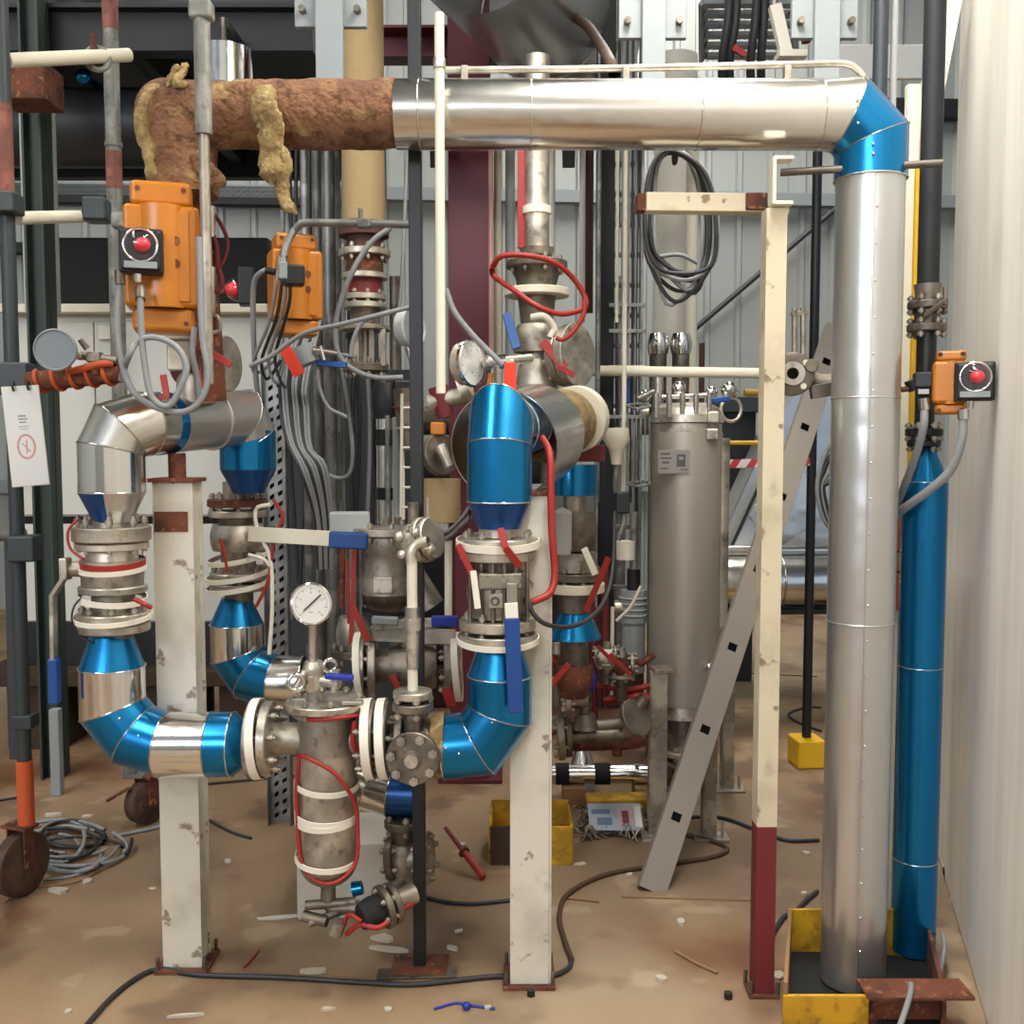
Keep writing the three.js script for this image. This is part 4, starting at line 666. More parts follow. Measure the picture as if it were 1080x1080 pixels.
for (const [x, y0, y1, l] of [[26, 108, 330, 'pale thin tube left of the green column'], [57, 115, 330, 'pale thin tube right of the green column']]) O('thin_tube', l, 'tube', (() => { const c = P(x, 200, 5.0); return cyl(V(c.x, hy(y1, 5), c.z), V(c.x, hy(y0, 5), c.z), m(3.5, 5), undefined, 10); })(), M.greyLight);
O('wall_panel', 'beige panel glimpsed between the left scaffold tubes', 'panel', box(P(71, 142, 5.9), m(34, 5.9), m(56, 5.9), 0.04, 0, 0.005), M.cream);
O('rusty_beam', 'short rusty beam end behind the upper scaffold tube', 'beam', box(P(32, 92, 4.6), m(50, 4.6), m(38, 4.6), 0.2, 0, 0.006), M.rust);
// parts around the big actuator
{ const d = 3.08, t = T('butterfly_valve', 'valve body and blind flange under the big orange actuator', 'valve', P(215, 425, d));
  A(t, 'yoke', [box(P(190, 372, d), 0.07, 0.11, 0.06, 0.2, 0.006), box(P(192, 356, d), 0.12, 0.02, 0.1, 0.2, 0.004)], M.steelDull);
  axrun(t, P(205, 385, 3.15), V(1, 0.02, 0.25), 3.15, [['body', -18, 20, 19, 19, M.maroonPaint], ['flange', 20, 28, 28, 28, M.steelDull, { flange: 1, bolts: 8 }], ['flange', 31, 40, 29, 29, M.steel, { flange: 1, bolts: 0 }]]);
  A(t, 'neck', cyl(P(205, 425, 3.15), P(205, 385, 3.15), 0.055, 0.05, 20), M.steelDull);
  each(t, 'red_tape', [bar(P(172, 395, d - 0.05), P(176, 420, d - 0.05), 0.006, 0.02), bar(P(210, 365, d - 0.1), P(244, 385, d - 0.1), 0.006, 0.02), bar(P(209, 390, d - 0.08), P(214, 415, d - 0.08), 0.006, 0.014)], M.red); }
{ const t = T('flexible_conduit', 'grey flexible conduits looping below the big orange actuator', 'conduit', P(180, 435, 2.66)), L = (pts, z = 2.66, r = 0.0082) => tube(pts.map(([a, b, q = 0]) => P(a, b, z + q)), r, pts.length * 10, 10);
  each(t, 'conduit_loop', [L([[126, 300], [124, 340], [128, 380], [140, 412], [165, 430], [195, 434], [214, 418], [219, 390], [213, 350], [210, 250]]), L([[148, 314], [149, 345], [152, 380], [160, 418], [178, 428], [192, 405], [196, 385], [186, 366], [165, 356], [145, 360], [134, 380], [128, 400, 0.15]], 2.64), L([[205, 345], [203, 372], [208, 400], [212, 425]], 2.68, 0.0075)], M.cableGrey);
  each(t, 'gland', [cyl(P(127, 300, 2.66), P(126, 285, 2.66), 0.014, 0.014, 8), cyl(P(148, 316, 2.64), P(148, 304, 2.66), 0.014, 0.014, 8)], M.steelDark); }
{ const t = T('red_hose', 'thin red hoses curving right of the big orange actuator', 'hose', P(228, 300, 3.0)), L = (pts, r = 0.006) => tube(pts.map(([a, b]) => P(a, b, 3.0)), r);
  each(t, 'hose', [L([[222, 222], [232, 235], [240, 255], [236, 275], [226, 290], [222, 310]]), L([[220, 240], [228, 258], [230, 280], [234, 300], [222, 312]], 0.008)], M.maroonPaint); each(t, 'fitting', [cyl(P(222, 218, 3.0), P(222, 250, 3.0), 0.016, 0.014, 10), cyl(P(223, 282, 3.0), P(222, 330, 3.0), 0.016, 0.014, 10)], M.steel);
  A(t, 'bent_tube', L([[220, 352], [232, 348], [230, 335], [222, 332]], 0.006), M.steelDull); }
{ const d = 3.9, t = T('switch_box', 'black switch box with red side dome beside the middle orange actuator', 'switch box', P(258, 325, d)); A(t, 'housing', [box(P(260, 303, d), m(16, d), m(38, d), 0.09, 0.2, 0.006)], M.black); A(t, 'indicator', ball(P(246, 306, d - 0.02), 0.03), M.indicator); A(t, 'dome', lathe(P(251, 305, d - 0.02), V(-1, -0.1, 0.3), [[0, 0.045], [0.02, 0.042], [0.04, 0.025], [0.046, 0]], 24), M.dome); A(t, 'shaft', cyl(P(222, 310, d), P(252, 302, d), 0.02, 0.02, 10), M.rust); }
{ const d = 3.55, t = T('solenoid', 'small dark solenoid unit on the middle orange actuator', 'solenoid', P(310, 315, d)); A(t, 'coil', box(P(310, 291, d), 0.07, 0.07, 0.06, 0.3, 0.008), M.black); A(t, 'connector', box(P(298, 286, d - 0.02), 0.03, 0.06, 0.05, 0.3, 0.006), M.greyPaint); A(t, 'gland', cyl(P(290, 287, d), P(280, 285, d), 0.012, 0.012, 8), M.black); }
O('warning_tag', 'red tag hanging under the middle orange actuator', 'tag', box(P(308, 381, 3.5), 0.042, 0.105, 0.004, 0.2, 0.001, 0, 0.5), M.redBright);
{ const d = 3.62, t = T('junction_box', 'small grey junction box behind the red tag', 'box', P(324, 388, d)); A(t, 'housing', cyl(P(318, 366, d), P(326, 384, d), 0.045, 0.04, 16), M.greyPaint); each(t, 'tap', [cyl(P(330, 368, d - 0.03), P(356, 372, d - 0.02), 0.01, 0.01, 8), cyl(P(338, 365, d - 0.03), P(342, 380, d - 0.03), 0.008, 0.008, 8)], M.chrome); A(t, 'arm', bar(P(334, 383, d), P(366, 385, d), 0.02, 0.02), M.blueDark); }

// ---------- middle and background ----------
// vertical profiles and pipes
function vpipe(name, label, cat, x, yref, d, y0, y1, rpx, mt, group) { const c = P(x, yref, d); return O(name, label, cat, cyl(V(c.x, y1 === 'floor' ? 0 : hy(y1, d), c.z), V(c.x, y0 === 'roof' ? 7.5 : hy(y0, d), c.z), m(rpx, d), undefined, 18), mt, group); }
// maroon column (H section)
{ const d = 4.9, c = P(496, 400, d), w = m(42, d), t = T('steel_column', 'maroon steel column in the middle background', 'column', V(c.x, 0, c.z));
  A(t, 'flange', box(V(c.x, 3.6, c.z + w / 2), w, 7.2, 0.014, 0, 0.002), M.maroon); A(t, 'flange', box(V(c.x, 3.6, c.z - w / 2), w, 7.2, 0.014, 0, 0.002), M.maroon); A(t, 'web', box(V(c.x, 3.6, c.z), 0.01, 7.2, w, 0, 0.002), M.maroon); A(t, 'base_plate', box(V(c.x, 0.01, c.z), w * 1.6, 0.02, w * 1.6, 0, 0.003), M.maroon); }
vpipe('thin_tube', 'pale pink thin tube along the maroon column', 'tube', 518, 300, 4.8, 100, 375, 2.6, mat(0xc99a94));
vpipe('thin_tube', 'cream tube just right of the maroon column', 'tube', 525, 200, 4.9, 100, 420, 4, M.cream);
vpipe('thin_tube', 'light blue grey tube between cream tube and red taped pipe', 'tube', 538, 200, 5.0, 100, 420, 5, M.greyLight);
vpipe('thin_tube', 'white tube right of the red taped pipe', 'tube', 581, 220, 4.9, 100, 345, 4.5, M.whiteClean);
vpipe('thin_tube', 'short white tube behind the round red hose', 'tube', 614, 270, 4.9, 100, 340, 3.2, M.whiteClean);
vpipe('thin_tube', 'brown tube left of the tall cable tray', 'tube', 621, 200, 5.0, 'roof', 330, 5, M.brown);
vpipe('thin_tube', 'silver tube at the left rail of the cable tray', 'tube', 631, 300, 4.45, 100, 530, 2.6, M.galv);
vpipe('thin_tube', 'thin pale tube in front of the cable tray', 'tube', 659, 300, 4.3, 100, 520, 2.4, M.cream);
vpipe('thin_tube', 'short thin pale tube on the cable tray', 'tube', 651, 260, 4.35, 100, 340, 1.8, M.cream);
// tan lagged pipe with flanged valve stack below
{ const d = 4.3, x = 383, t = T('lagged_pipe', 'tan lagged vertical pipe behind the brown wool', 'pipe', P(x, 240, d));
  run(t, x, d, [['lagging', -60, 236, 22, 22, M.tan], ['collar', 236, 250, 26, 26, M.brown]], 150); }
{ const d = 4.3, x = 385, t = T('globe_valve', 'tall flanged valve stack under the tan lagged pipe', 'valve', P(x, 400, d));
  run(t, x, d, [['neck', 250, 266, 18, 18, M.brown], ['flange', 264, 271, 27, 27, M.steel, { flange: 1 }], ['body', 271, 292, 19, 19, M.rust], ['flange', 289, 295, 24, 24, M.steel, { flange: 1, bolts: 0 }], ['body', 295, 312, 18, 18, M.maroonPaint], ['flange', 311, 317, 22, 22, M.steel, { flange: 1 }], ['flange', 320, 326, 23, 23, M.steel, { flange: 1, bolts: 0 }], ['neck', 326, 345, 16, 16, M.steelDark], ['yoke_plate', 344, 349, 26, 26, M.steelDull, { flange: 1, bolts: 0 }], ['stem', 349, 385, 7, 7, M.steel], ['flange', 384, 392, 24, 24, M.steelDark, { flange: 1 }]], 320);
  each(t, 'yoke_leg', [376, 392, 404].map(px => bar(P(px, 386, d - 0.05), P(px, 347, d - 0.05), 0.02, 0.022)), M.steelDull); }
{ const d = 4.2, t = T('motor', 'black motor above the banded silver pipe', 'motor', P(413, 440, d)); run(t, 407, d, [['body', 404, 442, 13, 14, M.black, { bulge: 2 }]]); A(t, 'terminal_box', box(P(424, 418, d - 0.02), 0.07, 0.13, 0.08, 0.2, 0.01), M.black); }
{ const d = 4.2, x = 410, t = T('banded_pipe', 'silver vertical pipe with black bands left of the black post', 'pipe', P(x, 552, d)); run(t, x, d, [['sleeve', 442, 453, 13, 13, M.alu], ['band', 453, 470, 12.5, 12.5, M.blackMatt], ['sleeve', 470, 514, 13, 13, M.alu], ['band', 514, 527, 12.5, 12.5, M.blackMatt], ['sleeve', 527, 552, 13, 13, M.alu]], 500); }
vpipe('thin_tube', 'light grey tube right of the banded pipe', 'tube', 411 - 2, 500, 3.9, 438, 545, 2.4, M.galv); vpipe('thin_tube', 'thin cream tube nearest the black post', 'tube', 425, 500, 3.95, 440, 548, 1.9, M.cream);
vpipe('thin_tube', 'grey square looking tube between band pipe and cream tube', 'tube', 418, 480, 4.1, 440, 545, 4, M.greyPaint);
// galvanised tubes and tray at the left centre
[[322, 4, 'leftmost galvanised conduit behind the middle actuator'], [335, 5, 'second galvanised conduit behind the middle actuator'], [347, 6, 'third and widest galvanised conduit behind the middle actuator'], [357, 3, 'thin galvanised conduit beside the tan pipe']].forEach(([x, r, l], i) => vpipe('conduit', l, 'conduit', x, 300, 4.5 + (i % 2) * 0.1, 100, 'floor', r, M.galv, 'galvanised conduits'));
{ const d = 4.25, a = P(294, 690, d), y0 = 0, y1 = hy(385, d), w = m(24, d), sh = new THREE.Shape([[0, 0], [w, 0], [w, y1 - y0], [0, y1 - y0]].map(([x, y]) => new THREE.Vector2(x, y)));
  const n = Math.floor((y1 - y0) / 0.045); for (let i = 0; i < n; i++) for (const o of [0.22, 0.58]) { const h = new THREE.Path(), x = w * o, y = 0.02 + i * 0.045 + (o > 0.4 ? 0.015 : 0); h.moveTo(x, y); h.lineTo(x + w * 0.2, y + 0.012); h.lineTo(x + w * 0.2, y + 0.03); h.lineTo(x, y + 0.018); h.closePath(); sh.holes.push(h); }
  const g = new THREE.ExtrudeGeometry(sh, { depth: 0.003, bevelEnabled: false }); g.translate(a.x - w / 2, y0, a.z);
  const t = T('cable_tray', 'perforated grey cable tray standing upright behind the left lever', 'cable tray', V(a.x, y0, a.z)); A(t, 'base', g, M.galv); for (let i = 0; i < 4; i++) A(t, 'cable', cyl(V(a.x - w * 0.36 + i * w * 0.24, 0, a.z - 0.03), V(a.x - w * 0.36 + i * w * 0.24, y1, a.z - 0.03), w * 0.12, undefined, 8), M.cableDark); each(t, 'side_rail', [-1, 1].map(s => box(V(a.x + s * w / 2, (y0 + y1) / 2, a.z + 0.02), 0.004, y1 - y0, 0.045, 0, 0.001)), M.galv); }  // dark rods added behind the slots so that the holes look dark
{ const t = T('cable_bundle', 'bundle of grey cables sloping down behind the left lever', 'cables', P(325, 570, 4.2)); 
  for (let i = 0; i < 9; i++) { const o = i * 4.5; A(t, 'cable', tube([P(322 + o * 0.5, 330, 4.44), P(298 + o * 0.7, 380 + i * 3, 4.15), P(296 + o * 0.8, 430, 4.15), P(303 + o * 0.7, 465 + i, 4.12), P(318 + o * 0.7, 500 - i, 4.1), P(332 + o * 0.5, 545, 4.15), P(336 + o * 0.4, 600, 4.2)], m(1.9, 4.2), 40, 6), i % 3 ? M.cableGrey : M.cableDark); } }
{ const t = T('cable_bundle', 'dark cables hanging below the middle orange actuator', 'cables', P(285, 420, 3.75)); [[0, 0], [5, 1], [10, 0], [-6, 1]].forEach(([o, k]) => A(t, 'cable', tube([P(298 + o * 0.4, 270, 3.62), P(296 + o, 310, 3.6), P(290 + o, 340, 3.65), P(276 + o * 1.4, 380, 3.75), P(282 + o * 2, 400 + o, 3.8), P(296 + o, 380, 3.8)], m(1.8, 3.7), 40, 6), k ? M.cableGrey : M.cableDark)); }
{ const t = T('flexible_conduit', 'grey conduit arching left of the middle orange actuator down to the cabinets', 'conduit', P(268, 420, 3.8)); A(t, 'conduit', tube([P(286, 285, 3.65), P(276, 287, 3.66), P(268, 300, 3.7), P(267, 340, 3.75), P(270, 400, 3.8), P(276, 440, 3.9)], m(3, 3.7), 50, 8), M.cableGrey); }
{ const d = 3.7, t = T('flexible_conduit', 'horizontal grey conduit bending down onto the middle orange actuator', 'conduit', P(380, 240, d)); A(t, 'conduit', tube([P(298, 285, d - 0.1), P(301, 262, d - 0.05), P(309, 245, d), P(318, 236, d), P(340, 235, d), P(440, 237, d)], m(4, d), 60, 10, false, 0.3), M.galv); A(t, 'tee', [box(P(384, 236, d), 0.05, 0.035, 0.035, 0, 0.008), cyl(P(380, 230, d), P(380, 220, d), 0.008, 0.008, 8)], M.galv); }
const CB = [
  ['long grey cable drooping from black post past the red tag', [[263, 386], [285, 376], [320, 352], [360, 342], [400, 332], [440, 322]], 3.45, 2.6],
  ['grey cable curving down beside the flanged valve stack', [[412, 240], [392, 255], [375, 280], [362, 310], [354, 340], [356, 370], [370, 388], [395, 398], [425, 398]], 3.9, 3],
  ['short grey cable arching from black post to the valve yoke', [[440, 323], [400, 332], [382, 340], [372, 360], [370, 376]], 3.6, 2.4],
  ['grey cable hanging in a loop left of the banded pipe', [[335, 390], [338, 412], [347, 430], [358, 436], [366, 440]], 4.12, 2],
  ['slack grey cable looping low behind the left lever', [[332, 480], [345, 500], [365, 503], [372, 480], [366, 420], [358, 372]], 4.4, 2.4],
  ['pale cable rising from the right gauge to the cream tube', [[470, 305], [480, 330], [500, 355], [520, 375], [530, 385]], 2.98, 3.2],
  ['grey cable crossing the middle conduits', [[376, 376], [350, 373], [330, 372]], 3.9, 2],
  ['thin dark cable behind the flanged valve stack', [[432, 112], [428, 200], [424, 290], [420, 330]], 4.36, 2],
  ['thin grey cable nearer the black post', [[436, 237], [434, 262], [433, 290], [437, 318]], 3.7, 2],
];
CB.forEach(([l, pts, d, r]) => O('cable', l, 'cable', tube(pts.map(([x, y]) => P(x, y, d)), m(r, d), pts.length * 9, 7), M.cableGrey));
O('cable', 'black cable swinging from right ball valve to the blue cone behind', 'cable', tube([[546, 636, 2.86], [558, 632, 2.85], [561, 645, 2.84], [575, 658, 2.85], [600, 661, 2.95], [622, 652, 3.1], [638, 632, 3.3], [646, 600, 3.5], [648, 540, 3.7]].map(a => P(...a)), m(2.6, 2.9), 70, 8), M.cableDark);
// blue gauge behind the black post and the right gauge
gauge('blue rimmed gauge seen edge on behind the black post', P(436, 345, 3.6), V(0.9, 0, 0.5), m(22, 3.6), P(440, 395, 3.6), dialGrey, { caseMat: M.greyLight, bezelMat: M.greyLight });
O('handle', 'blue handle below the gauge behind the black post', 'handle', box(P(437, 375, 3.55), 0.03, 0.12, 0.03, 0, 0.006), mat(0x42658f));
gauge('white dial pressure gauge above the right blue elbow, facing right', P(498, 383, 3.02), V(0.85, 0.05, 0.55), m(25, 3.02), P(540, 383, 3.1), dialWhite, { stemFrom: P(505, 383, 3.05), glass: true });
// small red and steel fittings behind black post
{ const d = 3.5, t = T('fitting_cluster', 'cluster of small steel fittings with red tape right of the black post', 'fittings', P(470, 440, d)); A(t, 'pipe', cyl(P(452, 425, d), P(500, 415, d), 0.03, 0.03, 14), M.steelDull); A(t, 'body', cyl(P(462, 408, d), P(470, 440, d), 0.035, 0.03, 14), M.maroonPaint); A(t, 'hexagon', cyl(P(484, 412, d - 0.02), P(494, 408, d - 0.02), 0.04, 0.04, 6), M.steel); A(t, 'orange_cap', box(P(462, 452, d), 0.05, 0.045, 0.05, 0, 0.008), M.orange); A(t, 'flange', disc(P(464, 480, d), V(0.6, 0.2, 0.7).normalize(), 0.07, 0.03), M.steelDark); A(t, 'spout', cyl(P(464, 470, d - 0.05), P(474, 492, d - 0.06), 0.02, 0.016, 10), M.steel); A(t, 'tank', cyl(P(466, 550, d + 0.05), P(466, 505, d + 0.05), 0.065, 0.065, 18), M.tan); A(t, 'grey_box', box(P(462, 545, d + 0.03), 0.075, 0.14, 0.06, 0, 0.004), M.greyLight); }
{ const d = 3.75, t = T('cable_ladder', 'small cream wire ladder left of the black post', 'cable ladder', P(430, 520, d)); for (const x of [423, 437]) A(t, 'rail', cyl(P(x, 545, d), P(x + 1, 415, d), 0.006, 0.006, 8), M.cream); for (let i = 0; i < 6; i++) A(t, 'rung', cyl(P(423, 430 + i * 21, d), P(437, 430 + i * 21, d), 0.005, 0.005, 6), M.cream); }
{ const d = 3.95, t = T('transmitter', 'dark instrument with red tape left of the black post', 'instrument', P(430, 480, d)); A(t, 'housing', cyl(P(428, 410, d), P(432, 475, d), 0.05, 0.04, 14), M.steelDark); A(t, 'strap', torus(P(429, 430, d), UP, 0.05, 0.006, 20, 6), M.maroonPaint); A(t, 'strap', torus(P(430, 452, d), UP, 0.046, 0.006, 20, 6), M.steel); }
// grey box with lid above left lever; large steel bodies in the middle
O('junction_box', 'pale grey box just above the blue lever grip', 'box', box(P(369, 552, 3.75), m(42, 3.75), m(24, 3.75), 0.1, 0.15, 0.006), M.greyLight);
{ const d = 3.75, t = T('strainer_body', 'dull round steel vessel behind the slim riser', 'vessel', P(408, 645, d)); run(t, 408, d, [['lid', 556, 564, 36, 36, M.steelDull, { flange: 1 }], ['body', 564, 625, 27, 30, M.steelDull], ['bottom', 625, 645, 30, 14, M.steelDark, { bulge: 3 }]], 600); A(t, 'clamp', strapRing(P(408, 640, d), UP, m(28, d), 0.014, 0.006, V(0.1, 1, 0.1)), M.blackMatt); A(t, 'window', box(P(404, 617, d - 0.11), 0.07, 0.06, 0.02, 0, 0.004), M.steel); A(t, 'red_tape', bar(P(374, 580, d - 0.12), P(370, 680, d - 0.12), 0.005, 0.016), M.red); A(t, 'nozzle', cyl(P(455, 640, d), P(430, 600, d), 0.05, 0.05, 18), M.steelDull); }
{ const d = 3.4, t = T('ball_valve', 'short ball valve with two grey blue levers behind the slim riser', 'valve', P(430, 740, d)), c = P(432, 703, d);
  axrun(t, P(375, 703, d), V(1, 0, -0.08), d, [['flange', 2, 10, 33, 33, M.steel, { flange: 1 }], ['flange', 14, 22, 33, 33, M.steelDull, { flange: 1, bolts: 0 }], ['neck', 20, 40, 18, 20, M.steelDark], ['body', 36, 86, 24, 24, M.steelDark, { bulge: 4 }], ['flange', 94, 102, 34, 34, M.steelDull, { flange: 1 }], ['flange', 105, 113, 35, 35, M.steel, { flange: 1, bolts: 0 }]]);
  for (const s of [6, 107]) A(t, 'strap', strapRing(P(375 + s, 703, d), V(1, 0, 0), m(36, d), m(7, d), 0.003, V(1, 0.08, 0)), M.strap);
  A(t, 'stem', cyl(P(430, 685, d), P(430, 655, d - 0.03), 0.03, 0.026, 14), M.steelDull);
  const lv = A(t, 'lever', [bar(P(393, 660, d - 0.05), P(482, 655, d - 0.05), 0.02, 0.03), bar(P(390, 668, d - 0.03), P(480, 672, d - 0.03), 0.04, 0.045)], M.steelDull); A(lv, 'grip', bar(P(455, 655, d - 0.06), P(483, 655, d - 0.06), 0.03, 0.035, V(0, 0, 1), 0.006), M.blueDeep); A(lv, 'grip', bar(P(392, 654, d - 0.06), P(420, 655, d - 0.06), 0.03, 0.026, V(0, 0, 1), 0.006), M.greyPaint);
  each(t, 'red_tape', [bar(P(372, 640, d - 0.08), P(388, 676, d - 0.08), 0.006, 0.022), bar(P(414, 712, d - 0.1), P(424, 735, d - 0.1), 0.006, 0.02), bar(P(470, 725, d - 0.1), P(476, 745, d - 0.1), 0.006, 0.03)], M.red); }
{ const d = 3.6, t = T('riser_tube', 'brown and cream paired tubes right of the slim riser', 'tube', P(474, 660, d)); A(t, 'tube', cyl(P(473, 660, d), P(473, 570, d), 0.014, 0.014, 12), M.cream); A(t, 'tube', bar(P(485, 660, d + 0.05), P(485, 540, d + 0.05), 0.06, 0.06), M.maroon); }
{ const d = 3.3, t = T('cable_bundle', 'pale cables bending up to the lower edge of the right blue elbow', 'cables', P(470, 565, d)); [[0, M.cableGrey], [6, M.cableBrown], [11, M.cableGrey]].forEach(([o, k]) => A(t, 'cable', tube([P(456, 556 + o, d), P(472, 560 + o * 0.6, d), P(486, 548 + o * 0.6, d - 0.05), P(496, 534 + o, d - 0.1)], 0.007, 24, 6), k)); }
{ const d = 3.7, t = T('gasket_valve', 'taped valve with cream tubes above the strainer lid right side', 'valve', P(372, 690, d)); run(t, 372, d, [['stem', 575, 650, 5, 5, M.steelDull], ['body', 650, 684, 14, 16, M.steelDull, { bulge: 3 }], ['flange', 684, 692, 24, 24, M.steelDark, { flange: 1 }]]); A(t, 'red_tape', bar(P(366, 590, d - 0.05), P(368, 660, d - 0.05), 0.006, 0.012), M.red); A(t, 'rust_tube', cyl(P(360, 640, d), P(361, 575, d), 0.012, 0.012, 10), M.rust); vpipe('thin_tube', 'pale tube dropping from the lever grip towards the strainer', 'tube', 381, 620, 3.7, 575, 650, 3, M.galv); }

// right of middle: red taped riser valve above the open sleeve
{ const d = 4.0, x = 566, t = T('control_valve', 'steel valve with wide bonnet on the red taped riser', 'valve', P(x, 425, 3.6));
  run(t, x, d, [['riser', 60, 262, 13, 13, M.steel], ['strap', 218, 226, 15, 15, M.strap], ['collar', 262, 270, 18, 16, M.steel], ['flange', 276, 283, 32, 32, M.steelDark, { flange: 1 }], ['bonnet', 283, 304, 25, 20, M.steelDark], ['flange', 305, 313, 34, 34, M.cream, { flange: 1, bolts: 0 }], ['neck', 313, 345, 20, 16, M.steelDark], ['body', 343, 372, 20, 24, M.steelDull, { bulge: 2 }], ['reducer', 372, 412, 15, 24, M.steel]], 330);
  A(t, 'red_tape', bar(P(551, 160, d), P(551, 262, d), 0.02, m(10, d)), M.red);
  axrun(t, P(578, 378, d), V(0.8, 0.05, 0.6), d, [['neck', 0, 18, 16, 16, M.steelDark], ['flange', 16, 25, 31, 31, M.steelDull, { flange: 1, br: 0.015 }], ['flange', 28, 38, 33, 33, M.steel, { flange: 1, bolts: 0 }]]);
  each(t, 'red_tape', [bar(P(572, 360, d - 0.15), P(596, 388, d - 0.17), 0.006, 0.035), bar(P(588, 386, d - 0.17), P(606, 396, d - 0.17), 0.006, 0.022)], M.red);
  A(t, 'handle', bar(P(534, 330, d - 0.14), P(545, 368, d - 0.14), 0.02, 0.035, V(0, 0, 1), 0.006), mat(0x4a6fb0));
  A(t, 'hook', tube([P(560, 335, d - 0.12), P(574, 334, d - 0.13), P(584, 346, d - 0.12), P(580, 356, d - 0.12)], 0.014, 20, 8), M.cream); }
O('red_hose', 'round red hose looped about the valve bonnet', 'hose', tube([[519, 282], [530, 270], [560, 270], [588, 279], [608, 298], [618, 318], [612, 327], [590, 331], [565, 322], [545, 308], [530, 298], [520, 290], [519, 284]].map(([x, y], i) => P(x, y, 3.78 - 0.05 * Math.sin(i))), m(2.9, 3.8), 90, 9), M.red);
O('red_hose', 'red hose end dropping from the loop to the flange', 'hose', tube([[616, 316], [616, 330], [606, 348], [594, 358], [586, 356]].map(([x, y]) => P(x, y, 3.75)), m(2.5, 3.8), 30, 7), M.red);
O('warning_tag', 'red tag on top of the right blue elbow', 'tag', box(P(538, 398, 2.98), 0.035, 0.085, 0.006, 0.1, 0.001), M.redBright);
{ const d = 3.05, t = T('needle_valve', 'small steel fitting linking the right gauge to the valve', 'fitting', P(530, 392, d)); A(t, 'body', [cyl(P(512, 383, d), P(560, 378, d + 0.1), 0.014, 0.014, 10), ball(P(516, 382, d - 0.02), 0.022)], M.steel); A(t, 'hexagon', cyl(P(526, 382, d), P(534, 381, d), 0.024, 0.024, 6), M.chrome); A(t, 'stub', cyl(P(518, 394, d), P(515, 414, d), 0.009, 0.009, 8), M.orange); }
O('red_cable', 'red cable hanging from the open sleeve down the chipped post', 'cable', tube([[572, 462, 3.0], [580, 480, 2.92], [581, 520, 2.9], [582, 560, 2.9], [585, 605, 2.9], [580, 625, 2.88], [566, 633, 2.86], [558, 636, 2.86]].map(a => P(...a)), m(4, 2.9), 60, 8), M.red);
// train behind the chipped post
{ const d = 3.75, x = 606, t = T('ball_valve', 'red taped valve behind the chipped post, above a blue cone', 'valve', P(x, 645, d));
  run(t, x, d, [['sleeve', 490, 522, 24, 24, M.blue], ['neck', 522, 545, 12, 12, M.steelDull], ['body', 540, 580, 20, 20, M.steelDark, { bulge: 3 }], ['bonnet', 582, 602, 22, 24, M.steelDull], ['flange', 603, 611, 31, 31, M.steelDark, { flange: 1 }], ['flange', 614, 624, 32, 32, M.cream, { flange: 1, bolts: 0 }], ['neck', 624, 645, 18, 18, M.steelDark], ['cone', 640, 672, 14, 29, M.blue], ['drop', 672, 700, 15, 15, M.steelDark], ['strainer', 700, 735, 20, 14, M.rust, { bulge: 3 }]], 600);
  each(t, 'red_tape', [bar(P(642, 588, d - 0.15), P(618, 645, d - 0.13), 0.006, 0.022), bar(P(600, 700, d - 0.1), P(575, 730, d - 0.1), 0.006, 0.02)], M.red); A(t, 'strap', bar(P(616, 578, d - 0.13), P(628, 606, d - 0.13), 0.006, 0.024), M.strap); A(t, 'bottle', lathe(P(593, 588, d - 0.13), UP, [[0, 0], [0.012, 0.03], [0.03, 0.034], [0.16, 0.034], [0.17, 0.02], [0.18, 0]], 20), M.greyLight); A(t, 'rust_band', box(P(608, 478, d - 0.02), 0.2, 0.06, 0.1, 0, 0.004), M.maroonPaint); }
{ const d = 3.9, t = T('small_valve', 'small valve with round blue handle near the floor manifold', 'valve', P(618, 770, d)); run(t, 618, d, [['handle', 708, 728, 9, 9, M.blueDeep, { bulge: 2 }], ['stem', 726, 752, 6, 6, M.steelDark], ['foot', 752, 768, 9, 14, M.steelDark]]); axrun(t, P(600, 735, d), V(1, 0, 0), d, [['flange', -4, 2, 17, 17, M.steelDull, { flange: 1 }], ['body', 0, 20, 11, 11, M.steelDull]]); }
{ const t = T('red_pipework', 'small bore red and rusty pipes low behind the chipped post', 'pipework', P(640, 760, 4.1)), d = 4.1; const L = (pts, r, mt) => A(t, 'pipe', tube(pts.map(([x, y]) => P(x, y, d)), r, pts.length * 8, 8, false, 0.2), mt);
  L([[625, 640], [626, 700], [628, 760], [636, 775]], 0.012, M.maroonPaint); L([[638, 600], [638, 745]], 0.014, M.maroonPaint); L([[646, 640], [645, 740]], 0.008, M.strap); L([[580, 735], [620, 722], [660, 728], [690, 722]], 0.012, M.red); L([[636, 738], [670, 735], [695, 738]], 0.02, M.red); L([[580, 775], [605, 760], [630, 742]], 0.01, M.maroonPaint); L([[650, 760], [648, 780]], 0.02, M.red); L([[655, 690], [675, 700], [690, 690]], 0.014, M.rust); L([[650, 655], [665, 640], [676, 618]], 0.006, M.strap);
  A(t, 'blue_knob', ball(P(657, 721, d - 0.05), 0.016), M.blueDeep); }
